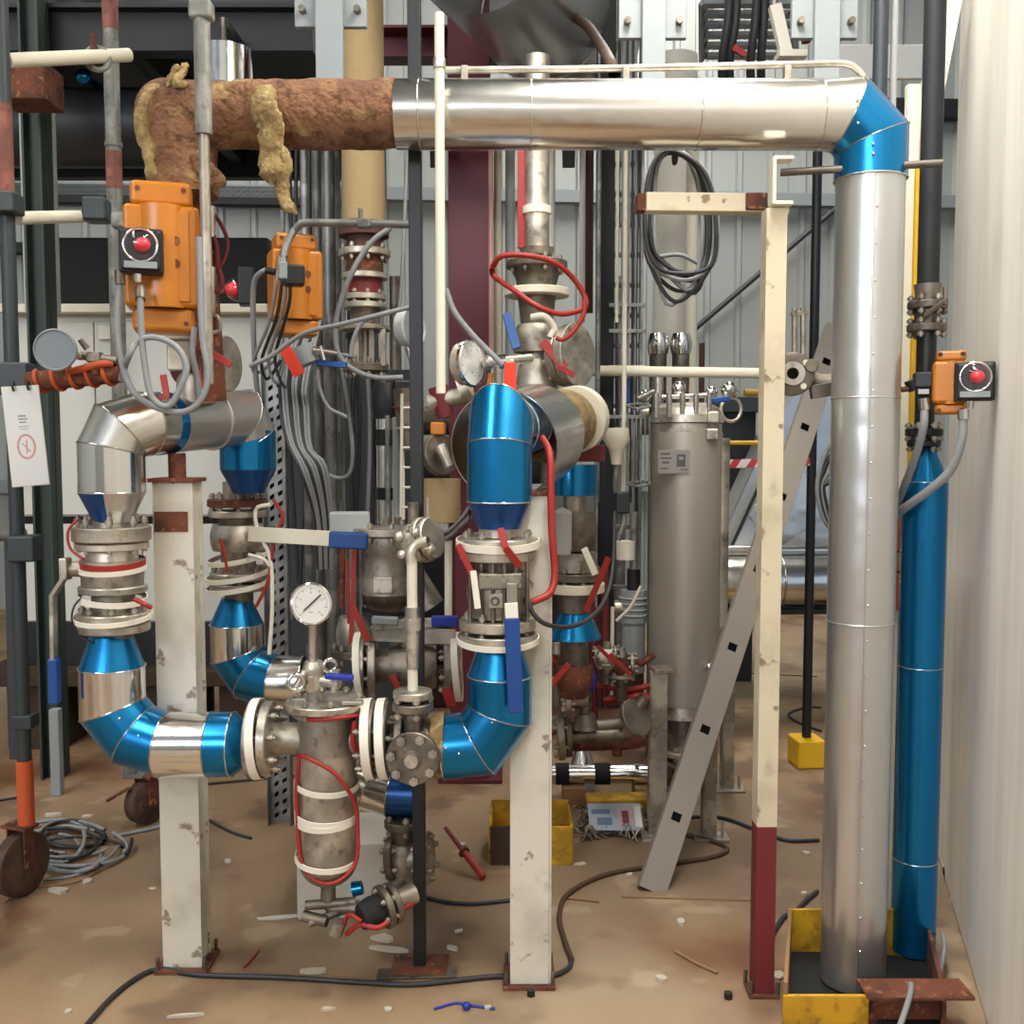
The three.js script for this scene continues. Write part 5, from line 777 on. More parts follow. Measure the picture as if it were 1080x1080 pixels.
{ const d = 3.95, t = T('pipe_manifold', 'flanged steel pipe manifold low beside the vessel', 'pipe', P(630, 800, d)); axrun(t, P(588, 777, d), V(1, 0.05, 0), d, [['flange', 0, 7, 25, 25, M.steelDull, { flange: 1, bolts: 6 }], ['flange', 9, 15, 22, 22, M.steelDark, { flange: 1, bolts: 0 }], ['pipe', 12, 70, 8, 8, M.steelDark]]); A(t, 'upper_pipe', tube([P(600, 766, d), P(650, 763, d), P(668, 752, d), P(680, 735, d)], 0.025, 30, 12), M.steelDark); A(t, 'lower_pipe', tube([P(600, 786, d + 0.1), P(660, 784, d + 0.1), P(680, 780, d + 0.1)], 0.026, 24, 12), M.rust); A(t, 'tee', cyl(P(651, 783, d + 0.1), P(651, 797, d + 0.1), 0.02, 0.02, 10), M.rust); A(t, 'flange', disc(P(670, 757, d - 0.05), V(0.6, 0.5, 0.6).normalize(), 0.075, 0.02), M.steelDark); }
{ const d = 4.4, x = 668, t = T('grey_cylinder', 'grey pneumatic cylinder beside the steel vessel', 'cylinder', P(x, 710, d)); run(t, x, d, [['rod', 540, 622, 4.5, 4.5, M.galv], ['socket', 600, 622, 7, 7, M.black], ['head', 622, 656, 14, 14, M.greyPaint], ['barrel', 656, 708, 12.5, 12.5, M.greyPaint]], 640); A(t, 'rib', Array.from({ length: 4 }, (_, i) => torus(P(x, 630 + i * 6, d), UP, m(14.4, d), 0.004, 20, 5)), M.greyLight); A(t, 'side_port', cyl(P(648, 640, d), P(660, 640, d), 0.03, 0.03, 12), M.steel); A(t, 'cup', lathe(P(660, 590, d), UP, [[0, 0], [0, 0.04], [0.08, 0.042], [0.085, 0]], 18), M.strap); }
// tall cable tray with cables
{ const d = 4.6, x0 = P(630, 300, d).x, x1 = P(676, 300, d).x, t = T('cable_tray', 'tall dark cable tray full of cables left of the steel vessel', 'cable tray', V((x0 + x1) / 2, hy(640, d), -d));
  for (const x of [x0, x1]) A(t, 'side_rail', box(V(x, (hy(640, d) + 7) / 2, -d), 0.012, 7 - hy(640, d), 0.07, 0, 0.002), M.galv);
  for (let i = 0; i < 16; i++) A(t, 'rung', bar(V(x0, hy(620 - i * 32, d), -d - 0.02), V(x1, hy(620 - i * 32, d), -d - 0.02), 0.02, 0.02, V(0, 0, 1)), M.galv);
  A(t, 'spine', box(V(P(640, 300, d).x, (hy(640, d) + 7) / 2, -d - 0.01), m(16, d), 7 - hy(640, d), 0.03, 0, 0.004), M.darkSteel);
  for (let i = 0; i < 8; i++) { const x = P(652 + i * 3.4, 300, d).x; A(t, 'cable', tube([V(x, 6.9, -d + 0.02), V(x + rr(-0.01, 0.01), 4, -d + 0.02), V(x, 3, -d + 0.02), V(x + rr(-0.01, 0.01), hy(350, d), -d + 0.02), V(x, hy(450 + i * 20, d), -d + 0.02)], m(1.7, d), 40, 6), i % 2 ? M.cableGrey : M.cableDark); }
  for (const [y, mt] of [[323, M.greyPaint], [350, M.galv], [388, M.whiteClean], [440, M.galv]]) A(t, 'cable_tie', box(V(P(661, 300, d).x, hy(y, d), -d + 0.035), m(38, d), m(4, d), 0.012, 0, 0.002), mt);
  const bl = A(t, 'blue_clip', box(P(662, 412, d - 0.06), m(5, d), m(26, d), 0.03, 0, 0.004), M.blueGrip); }
{ const d = 4.2, t = T('wire_basket', 'small wire basket hanging in front of the cable tray', 'basket', P(676, 512, d)); for (let i = 0; i < 6; i++) A(t, 'wire', cyl(P(662 + i * 4.6, 510, d), P(662 + i * 4.6, 440, d), 0.0035, 0.0035, 6), M.galv); for (const y of [428, 510]) A(t, 'rim', tube([P(661, y, d), P(673, y + 3, d - 0.08), P(686, y, d), P(673, y - 2, d + 0.06)], 0.005, 30, 6, true), M.galv); A(t, 'bowl', lathe(P(650, 490, d), UP, [[0, 0.02], [0.06, 0.03], [0.1, 0.055], [0.15, 0.05]], 18), M.cream); A(t, 'drain_tube', tube([P(650, 490, d), P(650, 520, d), P(658, 545, d), P(652, 570, d)], 0.012, 24, 8), M.galv); A(t, 'dark_body', box(P(655, 530, d), 0.06, 0.09, 0.06, 0.3, 0.01), M.darkFrame); }
// steel vessel
{ const d = 4.35, x = 722, t = T('pressure_vessel', 'tall dull steel vessel on channel legs', 'vessel', V(P(x, 600, d).x, 0, -d));
  const c = run(t, x, d, [['lid_ring', 438, 446, 39, 39, M.steel], ['lid_ring', 447, 456, 37, 37, M.steelDull], ['shell', 456, 738, 38, 38, mat(0xa8a196, { metalness: 0.5, roughness: 0.45 })], ['skirt', 738, 752, 30, 34, M.steelDull], ['outlet', 752, 790, 18, 22, M.steelDark], ['flange', 788, 794, 27, 27, M.steelDull, { flange: 1 }]], 600);
  const sx = P(758, 600, d).x; A(t, 'side_pipe', cyl(V(sx, hy(705, d), -d + 0.02), V(sx, hy(462, d), -d + 0.02), m(9, d), undefined, 20), M.steelDull);
  A(t, 'side_clamp', [box(P(752, 440, d - 0.14), 0.05, 0.05, 0.03, 0, 0.01), box(P(751, 458, d - 0.14), 0.05, 0.05, 0.03, 0, 0.01)], M.steel);
  A(t, 'lid_dome', lathe(V(c.x, hy(438, d), c.z), UP, [[0, m(37, d)], [0.03, m(34, d)], [0.05, m(24, d)], [0.055, 0]], 32), M.steel);
  each(t, 'swing_bolt', [692, 706, 720, 734, 748].map(px => cyl(P(px, 440, d - 0.14), P(px, 415, d - 0.14), 0.012, 0.012, 8)), M.chrome);
  each(t, 'handle_bar', [cyl(P(698, 419, d - 0.1), P(745, 417, d - 0.1), 0.009, 0.009, 8), cyl(P(672, 420, d - 0.1), P(690, 412, d - 0.1), 0.012, 0.012, 8)], M.chrome);
  each(t, 'lid_nozzle', [ball(P(680, 418, d), 0.03), ball(P(716, 410, d), 0.032), cyl(P(694, 428, d), P(694, 398, d), 0.022, 0.022, 10), ball(P(750, 414, d), 0.028)], M.chrome);
  A(t, 'lever', bar(P(750, 423, d - 0.1), P(770, 420, d - 0.1), 0.03, 0.025, V(0, 0, 1), 0.006), M.blueGrip, { label: 'blue lever' }); A(t, 'lid_valve', [ball(P(769, 411, d), 0.035), cyl(P(769, 411, d), P(778, 416, d), 0.014, 0.014, 8)], M.chrome);
  A(t, 'eye', torus(P(771, 432, d), V(0.4, 0, 1), 0.05, 0.008, 20, 8), M.steel);
  // name plate with stamped lines
  { const cv = document.createElement('canvas'); cv.width = 256; cv.height = 160; const g = cv.getContext('2d'); g.fillStyle = '#8f8c88'; g.fillRect(0, 0, 256, 160); g.fillStyle = '#55565a'; g.fillRect(16, 20, 80, 14); g.fillRect(16, 50, 90, 12); g.fillRect(30, 78, 60, 14); g.fillRect(12, 120, 70, 10); g.fillRect(150, 30, 70, 84); g.fillStyle = '#8f8c88'; g.fillRect(166, 46, 36, 20); g.fillStyle = '#55565a'; g.fillRect(180, 128, 60, 8);
    const tx = new THREE.CanvasTexture(cv); tx.colorSpace = THREE.SRGBColorSpace; A(t, 'name_plate', new THREE.PlaneGeometry(m(32, d), m(24, d)).translate(P(711, 487, d - 0.16).x, P(711, 487, d - 0.16).y, -d + 0.158), mat(0xffffff, { map: tx, roughness: 0.5, metalness: 0.4 }), { uv: true }); }
  const leg = (px, py, top, w) => { const b = F(px, py); A(t, 'leg', [box(V(b.x, hy(top, -b.z) / 2, b.z), m(w, 4.2), hy(top, -b.z), 0.012, 0, 0.002), box(V(b.x - m(w, 4.2) / 2, hy(top, -b.z) / 2, b.z - 0.03), 0.01, hy(top, -b.z), 0.06, 0, 0.002), box(V(b.x, 0.006, b.z), 0.14, 0.012, 0.1, 0, 0.002), cyl(V(b.x + 0.05, 0, b.z), V(b.x + 0.05, 0.07, b.z), 0.006, 0.006, 6)], M.steelDull); };
  leg(694, 884, 708, 17); leg(749, 884, 752, 13); leg(768, 833, 700, 13); leg(712, 836, 706, 12);
  A(t, 'leg_gusset', [box(P(697, 706, 4.1), 0.08, 0.02, 0.08, 0.2, 0.003)], M.steelDull); A(t, 'drain_cock', ball(P(748, 703, d - 0.15), 0.018), M.chrome); }
{ const d = 4.6, t = T('elbow_pipe', 'bent outlet pipe under the vessel', 'pipe', P(715, 830, d)); A(t, 'pipe', tube([P(722, 790, 4.35), P(722, 806, 4.4), P(712, 815, 4.45), P(690, 818, 4.5)], 0.05, 30, 14), M.steelDark); A(t, 'flange', disc(P(717, 799, 4.37), V(0.2, 1, 0.2).normalize(), 0.1, 0.02), M.steel); }
for (const [x, l] of [[694, 'left of two chrome capped stacks behind the vessel'], [718, 'right of two chrome capped stacks behind the vessel']]) { const d = 5.2, t = T('exhaust_stack', l, 'stack', P(x, 388, d), 'chrome caps'); run(t, x, d, [['stack', 372, 797, 9, 9, M.steelDark], ['cap', 352, 374, 9, 10, M.chrome, { bulge: 2 }]]); }
{ const d = 4.5, t = T('handrail', 'pale horizontal pipe crossing above the vessel', 'pipe', P(720, 400, d)); A(t, 'pipe', cyl(P(625, 391, d), P(822, 394, d), m(5.5, d), undefined, 16), M.cream); }
vpipe('vent_pipe', 'pale vertical pipe behind the cable coil', 'pipe', 729, 300, 5.4, 150, 'floor', 6.5, M.cream); vpipe('vent_pipe', 'slim brown pipe behind the vessel', 'pipe', 740, 400, 5.6, 362, 'floor', 3, M.brown);
vpipe('vent_pipe', 'wide white pipe behind the top of the cable coil', 'pipe', 712, 180, 6.0, 60, 'floor', 22, M.whiteClean);
// cream arm
{ const d = 2.98, t = T('bracket_arm', 'cream steel arm reaching left from the slim post', 'bracket', P(740, 225, d)); A(t, 'arm', box(P(743, 215, d), m(124, d), m(19, d), 0.05, 0.04, 0.003), M.creamWorn); each(t, 'rust_end', [box(P(796, 214, d - 0.005), m(22, d), m(17, d), 0.05, 0.04, 0.003), box(P(678, 215, d + 0.005), m(14, d), m(18, d), 0.05, 0.04, 0.003)], M.rust); }
{ const d = 3.3, t = T('cable_coil', 'coil of dark grey cable hanging above the vessel', 'cable coil', P(715, 330, d)); for (let i = 0; i < 13; i++) { const o = rr(-14, 14), w = rr(24, 42), b = 318 + rr(-50, 12), z = d + rr(-0.04, 0.06); A(t, 'cable_turn', tube([P(712 + o * 0.3, 156 + rr(0, 6), z), P(712 + w * 0.75, 180, z), P(715 + w, 225, z), P(714 + w * 0.9, 280, z), P(716 + o, b, z), P(712 - w * 0.7, 270 + rr(-10, 10), z), P(710 - w * 0.75, 215, z), P(705 - w * 0.4, 172, z)], m(2.3, d), 60, 6, true), i % 3 ? M.cableDark : M.cableGrey); } A(t, 'tie', torus(P(712, 162, d), V(1, 0, 0), 0.03, 0.007, 16, 6), M.cableDark); }
O('brace_rod', 'thin diagonal brace rod behind the slim post', 'rod', cyl(P(700, 375, 10.2), P(900, 204, 10.25), m(3, 10), undefined, 10), M.darkFrame);
{ const b = F(850, 806), t = T('barrier_post', 'thin black pole standing in a yellow block', 'pole', V(b.x, 0, b.z)), d = -b.z; A(t, 'pole', cyl(V(b.x, 0.1, b.z), V(b.x, hy(150, d), b.z), m(5, d), undefined, 12), M.black); A(t, 'block', [box(V(b.x, 0.07, b.z), m(30, d), 0.14, 0.16, 0.1, 0.01)], M.yellowBright); }
// perforated channel leaning up to the right
{ const a = F(688, 940), b = P(884, 345, 4.6), dir = b.clone().sub(a).normalize(), L = a.distanceTo(b), t = T('ladder_stile', 'grey perforated channel leaning in front of the vessel', 'channel', a);
  const nr = V(0, 0, 1).addScaledVector(dir, -dir.z).normalize(), sd = new THREE.Vector3().crossVectors(dir, nr), w = 0.1, sh = new THREE.Shape([[-w / 2, 0], [w / 2, 0], [w / 2, L], [-w / 2, L]].map(([x, y]) => new THREE.Vector2(x, y)));
  for (let i = 0; i < 8; i++) { const y = 0.26 + i * 0.345, h = new THREE.Path(); h.moveTo(-0.02, y); h.lineTo(0.016, y); h.lineTo(0.016, y + 0.032); h.lineTo(-0.02, y + 0.032); h.closePath(); sh.holes.push(h); }
  const bm = new THREE.Matrix4().makeBasis(sd, dir, nr).setPosition(a), g = new THREE.ExtrudeGeometry(sh, { depth: 0.004, bevelEnabled: false }); g.applyMatrix4(bm);
  A(t, 'web', g, M.channel); for (const s of [-1, 1]) { const f = new THREE.BoxGeometry(0.004, L, 0.035).translate(s * w / 2, L / 2, -0.016).applyMatrix4(bm); A(t, 'lip', f, M.channel); } A(t, 'backing', new THREE.BoxGeometry(w * 0.9, L, 0.003).translate(0, L / 2, -0.034).applyMatrix4(bm), M.blackMatt); }
// stub flange facing the viewer
{ const d = 3.05, t = T('stub_flange', 'round flange with open bore facing the viewer beside the riser', 'flange', P(838, 420, d)), c = P(836, 394, d), ax = V(-0.12, 0.05, 1).normalize();
  A(t, 'flange', lathe(c.clone().addScaledVector(ax, -0.02), ax, [[0, 0.02], [0, m(23, d)], [0.016, m(23, d)], [0.018, m(22, d)], [0.018, m(13, d)], [0.024, m(12, d)], [0.024, m(6, d)], [0.0, m(6, d)]], 36), M.steelDark);
  A(t, 'raised_face', lathe(c.clone().addScaledVector(ax, 0.0), ax, [[0, m(12.5, d)], [0.006, m(12.5, d)], [0.006, m(6.2, d)], [0, m(6.2, d)]], 30), M.steel); A(t, 'bore', disc(c.clone().addScaledVector(ax, -0.03), ax, m(6.2, d), 0.01), M.blackMatt);
  each(t, 'bolt_hole', ringPts(c.clone().addScaledVector(ax, 0.0), ax, m(17.5, d), 4, 0.7).map(p => disc(p, ax, m(3.2, d), 0.003, 0.0005)), M.cream);
  A(t, 'pipe', tube([c.clone().addScaledVector(ax, -0.03), P(850, 400, d + 0.08), P(868, 404, d + 0.08), P(895, 404, d + 0.05)], 0.028, 24, 12), M.steelDark); A(t, 'nut', disc(P(856, 386, d - 0.0), ax, 0.02, 0.02), M.steelDark); A(t, 'bracket', bar(P(855, 414, d + 0.02), P(890, 408, d + 0.02), 0.03, 0.04), M.steelDark); }
{ const d = 3.4, t = T('tube_pair', 'two thin steel tubes rising behind the stub flange', 'tube', P(843, 372, d)); for (const x of [838, 847]) A(t, 'tube', cyl(P(x, 380, d), P(x, 325, d), 0.01, 0.01, 8), M.steelDull); A(t, 'cross_piece', bar(P(834, 331, d), P(852, 330, d), 0.015, 0.015), M.steelDull); }
{ const d = 3.6, t = T('cable_bundle', 'grey cables squeezed behind the left edge of the riser', 'cables', P(868, 560, d)); for (let i = 0; i < 4; i++) A(t, 'cable', tube([P(880 + i, 460 + i * 12, d), P(868 + i * 2, 485 + i * 8, d), P(862 + i * 2, 515, d), P(868 + i * 2, 545, d), P(882, 565, d)], 0.009, 24, 6), i % 2 ? M.cableDark : M.cableGrey); }
// big silver ducting in the far right background
{ const d = 5.9, t = T('insulated_duct', 'large horizontal silver duct behind the black pole', 'duct', P(830, 645, d)); A(t, 'cladding_sleeve', cyl(P(742, 614, d), P(930, 612, d), m(27, d), undefined, 40), M.alu); A(t, 'seam', torus(P(822, 613, d), V(1, 0, 0), m(27.5, d), 0.006, 36, 5), M.alu); each(t, 'saddle', [760, 900].map(x => box(V(P(x, 650, d).x, hy(640, d) / 2, -d), 0.08, hy(640, d), 0.2, 0, 0.005)), M.darkSteel); A(t, 'base_rail', bar(P(742, 645, d), P(930, 643, d), 0.1, 0.03), M.darkSteel); }
{ const d = 5.95, t = T('insulated_duct', 'slim horizontal silver pipe above the large duct', 'duct', P(830, 590, d)); A(t, 'cladding_sleeve', cyl(P(742, 581, d), P(930, 580, d), m(6, d), undefined, 24), M.alu); }
{ const d = 6.3, t = T('sheet_hopper', 'leaning grey sheet metal hopper behind the slim silver pipe', 'hopper', P(810, 580, d)); const a = P(755, 585, d), b = P(830, 440, d + 0.3), c = P(905, 580, d); const sh = new THREE.Shape([P(752, 622, d), P(905, 622, d), P(905, 400, d), P(858, 380, d), P(806, 470, d), P(752, 588, d)].map(p => new THREE.Vector2(p.x, p.y))); A(t, 'face_sheet', new THREE.ExtrudeGeometry(sh, { depth: 0.3, bevelEnabled: true, bevelSize: 0.01, bevelThickness: 0.01, bevelSegments: 1 }).translate(0, 0, -d - 0.3), M.aluDull); each(t, 'leg', [748, 902].map(x => box(V(P(x, 620, d).x, hy(600, d) / 2, -d - 0.15), 0.06, hy(600, d), 0.06, 0, 0.004)), M.darkSteel); A(t, 'edge_strip', bar(P(766, 580, d - 0.02), P(815, 485, d - 0.02), 0.03, 0.05), M.greyLight); A(t, 'edge_rod', bar(P(772, 575, d - 0.03), P(806, 500, d - 0.03), 0.02, 0.02), M.darkFrame); A(t, 'fold', bar(P(800, 560, d - 0.01), P(862, 520, d - 0.01), 0.03, 0.3), M.alu); }
O('grey_machine', 'grey machine seen between vessel and slim post', 'machine', [box(P(790, 427, 6.8), m(76, 6.8), m(16, 6.8), 0.2, 0, 0.005), box(P(775, 470, 6.9).setY(hy(430, 6.9) / 2), m(40, 6.9), hy(430, 6.9), 0.1, 0, 0.005), box(P(808, 470, 6.9).setY(hy(430, 6.9) / 2), m(12, 6.9), hy(430, 6.9), 0.1, 0, 0.005)], M.darkFrame);
O('barrier_rail', 'thin yellow rail between vessel and slim post', 'rail', [cyl(P(740, 467, 5.6), P(818, 467, 5.6), m(2.4, 5.6), undefined, 10), ...[742, 817].map(x => cyl(P(x, 467, 5.6).setY(0), P(x, 467, 5.6), m(2.4, 5.6), undefined, 10))], M.yellowBright); O('yellow_pipe', 'short yellow pipe above the grey machine frame', 'pipe', cyl(P(785, 415, 6.8), P(815, 416, 6.8), m(5, 6.8), undefined, 10), M.yellow);
{ const d = 5.02, cv = document.createElement('canvas'); cv.width = 256; cv.height = 32; const g = cv.getContext('2d'); g.fillStyle = '#e8e0dc'; g.fillRect(0, 0, 256, 32); g.fillStyle = '#c23a48'; for (let i = 0; i < 5; i++) { g.beginPath(); g.moveTo(10 + i * 54, 32); g.lineTo(34 + i * 54, 32); g.lineTo(52 + i * 54, 0); g.lineTo(28 + i * 54, 0); g.fill(); } const tx = new THREE.CanvasTexture(cv); tx.colorSpace = THREE.SRGBColorSpace;
  const p = P(809, 488, d); O('barrier_tape', 'red and white barrier tape left of the slim post', 'tape', new THREE.BoxGeometry(m(90, d), m(9, d), 0.002).rotateZ(0.03).translate(p.x, p.y, p.z), mat(0xffffff, { map: tx }), undefined, { uv: true }); }

// ---------- overhead ----------
{ const y = hy(58, 5), x0 = -4.6, x1 = P(332, 58, 5).x, t = T('mezzanine_deck', 'dark steel platform deck across the upper left', 'platform', V((x0 + x1) / 2, 0, -6));
  A(t, 'edge_beam', box(V((x0 + x1) / 2, y + 0.09, -5.0), x1 - x0, 0.18, 0.1, 0, 0.004), M.darkSteel); A(t, 'deck_plate', box(V((x0 + x1) / 2, y + 0.19, -6.0), x1 - x0, 0.02, 2.2, 0, 0), M.darkSteel);
  for (let i = 0; i < 5; i++) A(t, 'joist', box(V(x0 + 0.3 + i * (x1 - x0 - 0.35) / 4, y + 0.09, -6), 0.08, 0.16, 2, 0, 0.003), M.darkSteel);
  A(t, 'rear_beam', box(V((x0 + x1) / 2, y + 0.05, -7.0), x1 - x0, 0.24, 0.1, 0, 0.004), M.darkSteel);
  each(t, 'leg', [[x0 + 0.1, -5.1], [x0 + 0.1, -6.95], [x1 - 0.1, -6.95]].map(([x, z]) => box(V(x, (y + 0.1) / 2, z), 0.12, y + 0.1, 0.12, 0, 0.004)), M.darkSteel); }
O('machine_cover', 'dark grey machine cover on the platform at the upper left', 'machine', box(V(P(82, 26, 5.4).x, hy(58, 5) + 0.2 + 0.13, -5.3), m(60, 5.4), 0.26, 0.5, 0, 0.05), mat(0x3a3c3f, { roughness: 0.6 }));
O('machine_cover', 'long black machine cover on the platform behind the wool end', 'machine', box(V(P(160, 10, 5.6).x, hy(58, 5) + 0.2 + 0.45, -5.9), m(330, 5.6), 0.9, 0.6, 0, 0.05), M.black);
O('dark_tank', 'dark tank hanging under the platform at the upper left', 'tank', cyl(V(P(64, 95, 5.6).x - 0.3, hy(58, 5) - 0.19, -5.5), V(P(64, 95, 5.6).x + 0.5, hy(58, 5) - 0.19, -5.5), 0.2, undefined, 24), mat(0x2a2c30, { roughness: 0.5 }));
O('blue_lamp', 'small bright blue lamp under the platform', 'valve', [ball(P(88, 81, 5.25), 0.04), cyl(P(88, 81, 5.25), P(88, 81, 5.25).add(V(0, 0.02, -0.2)), 0.02, 0.02, 8)], M.blue);  // blue ball stands for a small lamp, stem added to hold it
{ const d = 4.7, t = T('silver_drum', 'short bright silver drum above the brown wool', 'drum', P(236, 92, d)); run(t, 236, d, [['shell', 54, 95, 30, 30, M.aluBright]]); A(t, 'hanger', cyl(V(P(236, 54, d).x, hy(54, d), -d), V(P(236, 54, d).x, hy(58, 5) + 0.05, -d), 0.012, 0.012, 8), M.steelDark); A(t, 'hanger_arm', bar(V(P(236, 54, d).x, hy(58, 5) + 0.03, -d), V(P(236, 54, d).x, hy(58, 5) + 0.03, -5), 0.04, 0.04, UP), M.darkSteel); }
function hanger(label, x, d, wide, narrow, yw) { const c = P(x, 60, d), t = T('hanger_bracket', label, 'bracket', V(c.x, hy(92, d), -d), 'grey roof hangers'); const y0 = hy(92, d), y1 = hy(yw, d); A(t, 'web', box(V(c.x, (y0 + 7.5) / 2, -d), m(narrow, d), 7.5 - y0, 0.03, 0, 0.003), M.greyPaint); A(t, 'head_plate', box(V(c.x, y1 + 0.5, -d - 0.03), m(wide, d), 1, 0.025, 0, 0.003), M.greyPaint); each(t, 'bolt', [-1, 1].map(s => cyl(V(c.x + s * m(wide, d) * 0.38, y1 + 0.05, -d - 0.02), V(c.x + s * m(wide, d) * 0.38, y1 + 0.05, -d + 0.01), 0.012, 0.012, 6)), M.steelDark); }
hanger('grey roof hanger left of the tan lagged pipe', 348, 3.45, 74, 28, 26); hanger('grey roof hanger above the cable coil', 689, 3.5, 70, 24, 38); hanger('grey roof hanger nearest the blue bend', 871, 3.5, 68, 26, 38);
{ const d = 5.0, t = T('cross_beam', 'maroon cross beam high on the maroon column', 'beam', P(465, 62, d)); A(t, 'beam', [box(P(466, 48, d), m(165, d), m(30, d), 0.02, 0, 0.003), box(P(466, 33, d - 0.05), m(165, d), 0.014, 0.12, 0, 0.002), box(P(466, 63, d - 0.05), m(165, d), 0.014, 0.12, 0, 0.002)], M.maroon); }
{ const t = T('pipe_rack', 'dark rack beams behind the main pipe carrying small tubes', 'beam', P(520, 128, 4.7)); each(t, 'beam', [[4.4, 305, 745], [4.95, 305, 471], [4.95, 522, 745]].map(([d, a, b]) => bar(P(a, 118, d), P(b, 118, d), 0.12, 0.1, V(0, 0, 1))), M.darkFrame); each(t, 'tie', [460, 600].map(x => bar(P(x, 119, 4.35), P(x, 112, 5.05).setY(P(x, 119, 4.35).y), 0.08, 0.06, UP)), M.darkFrame); }
{ const a = P(505, -75, 3.9), b = P(606, 52, 5.2), dir = b.clone().sub(a).normalize(), t = T('large_duct', 'huge dull silver duct slanting across the top centre', 'duct', P(560, 60, 4.5)); const k = a.clone().lerp(b, 0.62); A(t, 'cladding_sleeve', cyl(a, k, 0.3, 0.3, 48, true), M.aluDull); A(t, 'cladding_sleeve', cyl(k, b, 0.296, 0.296, 48, true), M.aluDull); A(t, 'seam', torus(k, dir, 0.3, 0.006, 48, 6), M.aluDull); A(t, 'end_disc', disc(b, dir, 0.29, 0.02), M.aluDull); A(t, 'branch', cyl(b.clone().lerp(a, 0.1), P(660, 62, 5.0), 0.2, 0.2, 36), M.alu); A(t, 'hanger', box(V(a.x, 5.65, a.z), 0.05, 3.7, 0.05, 0, 0.003), M.greyPaint); }
O('cable', 'dark cable draped over the huge silver duct', 'cable', tube([P(600, 16, 4.4), P(618, 26, 4.2), P(632, 45, 4.0), P(642, 62, 3.6), P(648, 78, 3.2)], 0.02, 30, 8), M.cableBrown);
{ const d = 2.95, t = T('conduit', 'thin steel conduit running along the top of the main pipe', 'conduit', P(690, 76, d)); A(t, 'conduit', tube([P(470, 74, d), P(600, 73, d), P(760, 70, d), P(885, 67, d), P(900, 70, d), P(910, 80, d), P(915, 96, d)], m(3.6, d), 80, 10, false, 0.2), M.steelDull); each(t, 'clip', [490, 660, 830].map(x => box(P(x, 80, d - 0.0), 0.02, 0.05, 0.03, 0, 0.003)), M.steelDull); }
{ const d = 5.2, t = T('cable_tray', 'horizontal cable tray of pale slats at the top right', 'cable tray', P(790, 62, d)); for (let i = 0; i < 6; i++) A(t, 'slat', box(P(790, 4 + i * 11, d + 0.1 * i), m(96, d), m(5, d), 0.06, 0, 0.003), M.greyPaint); each(t, 'side_rail', [742, 838].map(x => bar(P(x, 0, d), P(x, 62, d + 0.55), 0.02, 0.06)), M.greyPaint); each(t, 'cable', [[768, 762], [776, 770], [797, 792], [806, 803]].map(([a, b]) => tube([P(a + 2, -30, d - 0.15), P(a, 20, d - 0.15), P(b, 60, d - 0.1), P(b, 95, d)], 0.022, 24, 7)), M.cableDark); A(t, 'red_clip', bar(P(773, 50, d - 0.15), P(786, 58, d - 0.15), 0.02, 0.03), M.red); each(t, 'drop_rod', [750, 830].map(x => cyl(P(x, 30, d + 0.3), V(P(x, 30, d + 0.3).x, 7.5, P(x, 30, d + 0.3).z), 0.01, 0.01, 6)), M.steelDull); }
{ const d = 4.4, t = T('white_bracket', 'white bent bracket beside the top right cable tray', 'bracket', P(826, 62, d)); A(t, 'arm', bar(P(817, 6, d), P(829, 58, d), 0.04, 0.05), M.whiteClean); A(t, 'foot', box(P(834, 60, d), 0.12, 0.03, 0.1, 0, 0.005), M.whiteClean); A(t, 'rust_hook', tube([P(834, 10, d), P(848, 25, d), P(850, 45, d)], 0.02, 16, 8), M.rust); A(t, 'hanger', cyl(P(817, 6, d), V(P(817, 6, d).x, 7.5, -d), 0.012, 0.012, 8), M.steelDull); }
vpipe('downpipe', 'dark grey vertical pipe behind the blue bend', 'pipe', 929, 40, 3.5, 'roof', 'floor', 7.5, M.darkFrame); vpipe('downpipe', 'pale slim pipe right of the dark pipe behind the blue bend', 'pipe', 943, 40, 3.55, 'roof', 'floor', 3.5, M.greyLight);
O('wall_panel', 'bright white panel behind the top right pipes', 'panel', box(P(940, 66, 6.2), m(110, 6.2), m(34, 6.2), 0.04, 0, 0.004), mat(0xf2f0ea, { roughness: 0.6 }));
O('plank', 'cream plank leaning behind the dark valve pipe', 'plank', bar(P(1004, -10, 3.62), P(962, 200, 3.5), 0.03, 0.075), M.cream);
O('upright_board', 'cream upright board between riser and dark valve pipe', 'board', box(V(P(955, 400, 3.42).x, hy(90, 3.42) / 2, -3.42), m(13, 3.42), hy(90, 3.42), 0.03, 0, 0.003), M.cream);
O('yellow_strip', 'yellow strip left of the dark valve pipe', 'strip', box(V(P(967, 240, 3.3).x, (hy(172, 3.3) + 0) / 2, -3.3), m(6, 3.3), hy(172, 3.3), 0.02, 0, 0.003), M.yellowBright);
for (const [y0, y1, l, mt] of [[542, 580, 'uppermost of the orange boxes behind the blue riser', M.orangeRust], [582, 601, 'middle orange box behind the blue riser', M.orange], [603, 642, 'lowest orange box behind the blue riser', M.orangeRust]]) O('orange_box', l, 'box', box(V(P(950, 590, 3.35).x, (hy(y0, 3.35) + hy(y1, 3.35)) / 2, -3.36), m(22, 3.35), hy(y0, 3.35) - hy(y1, 3.35), 0.1, 0, 0.004), mt, 'orange boxes');
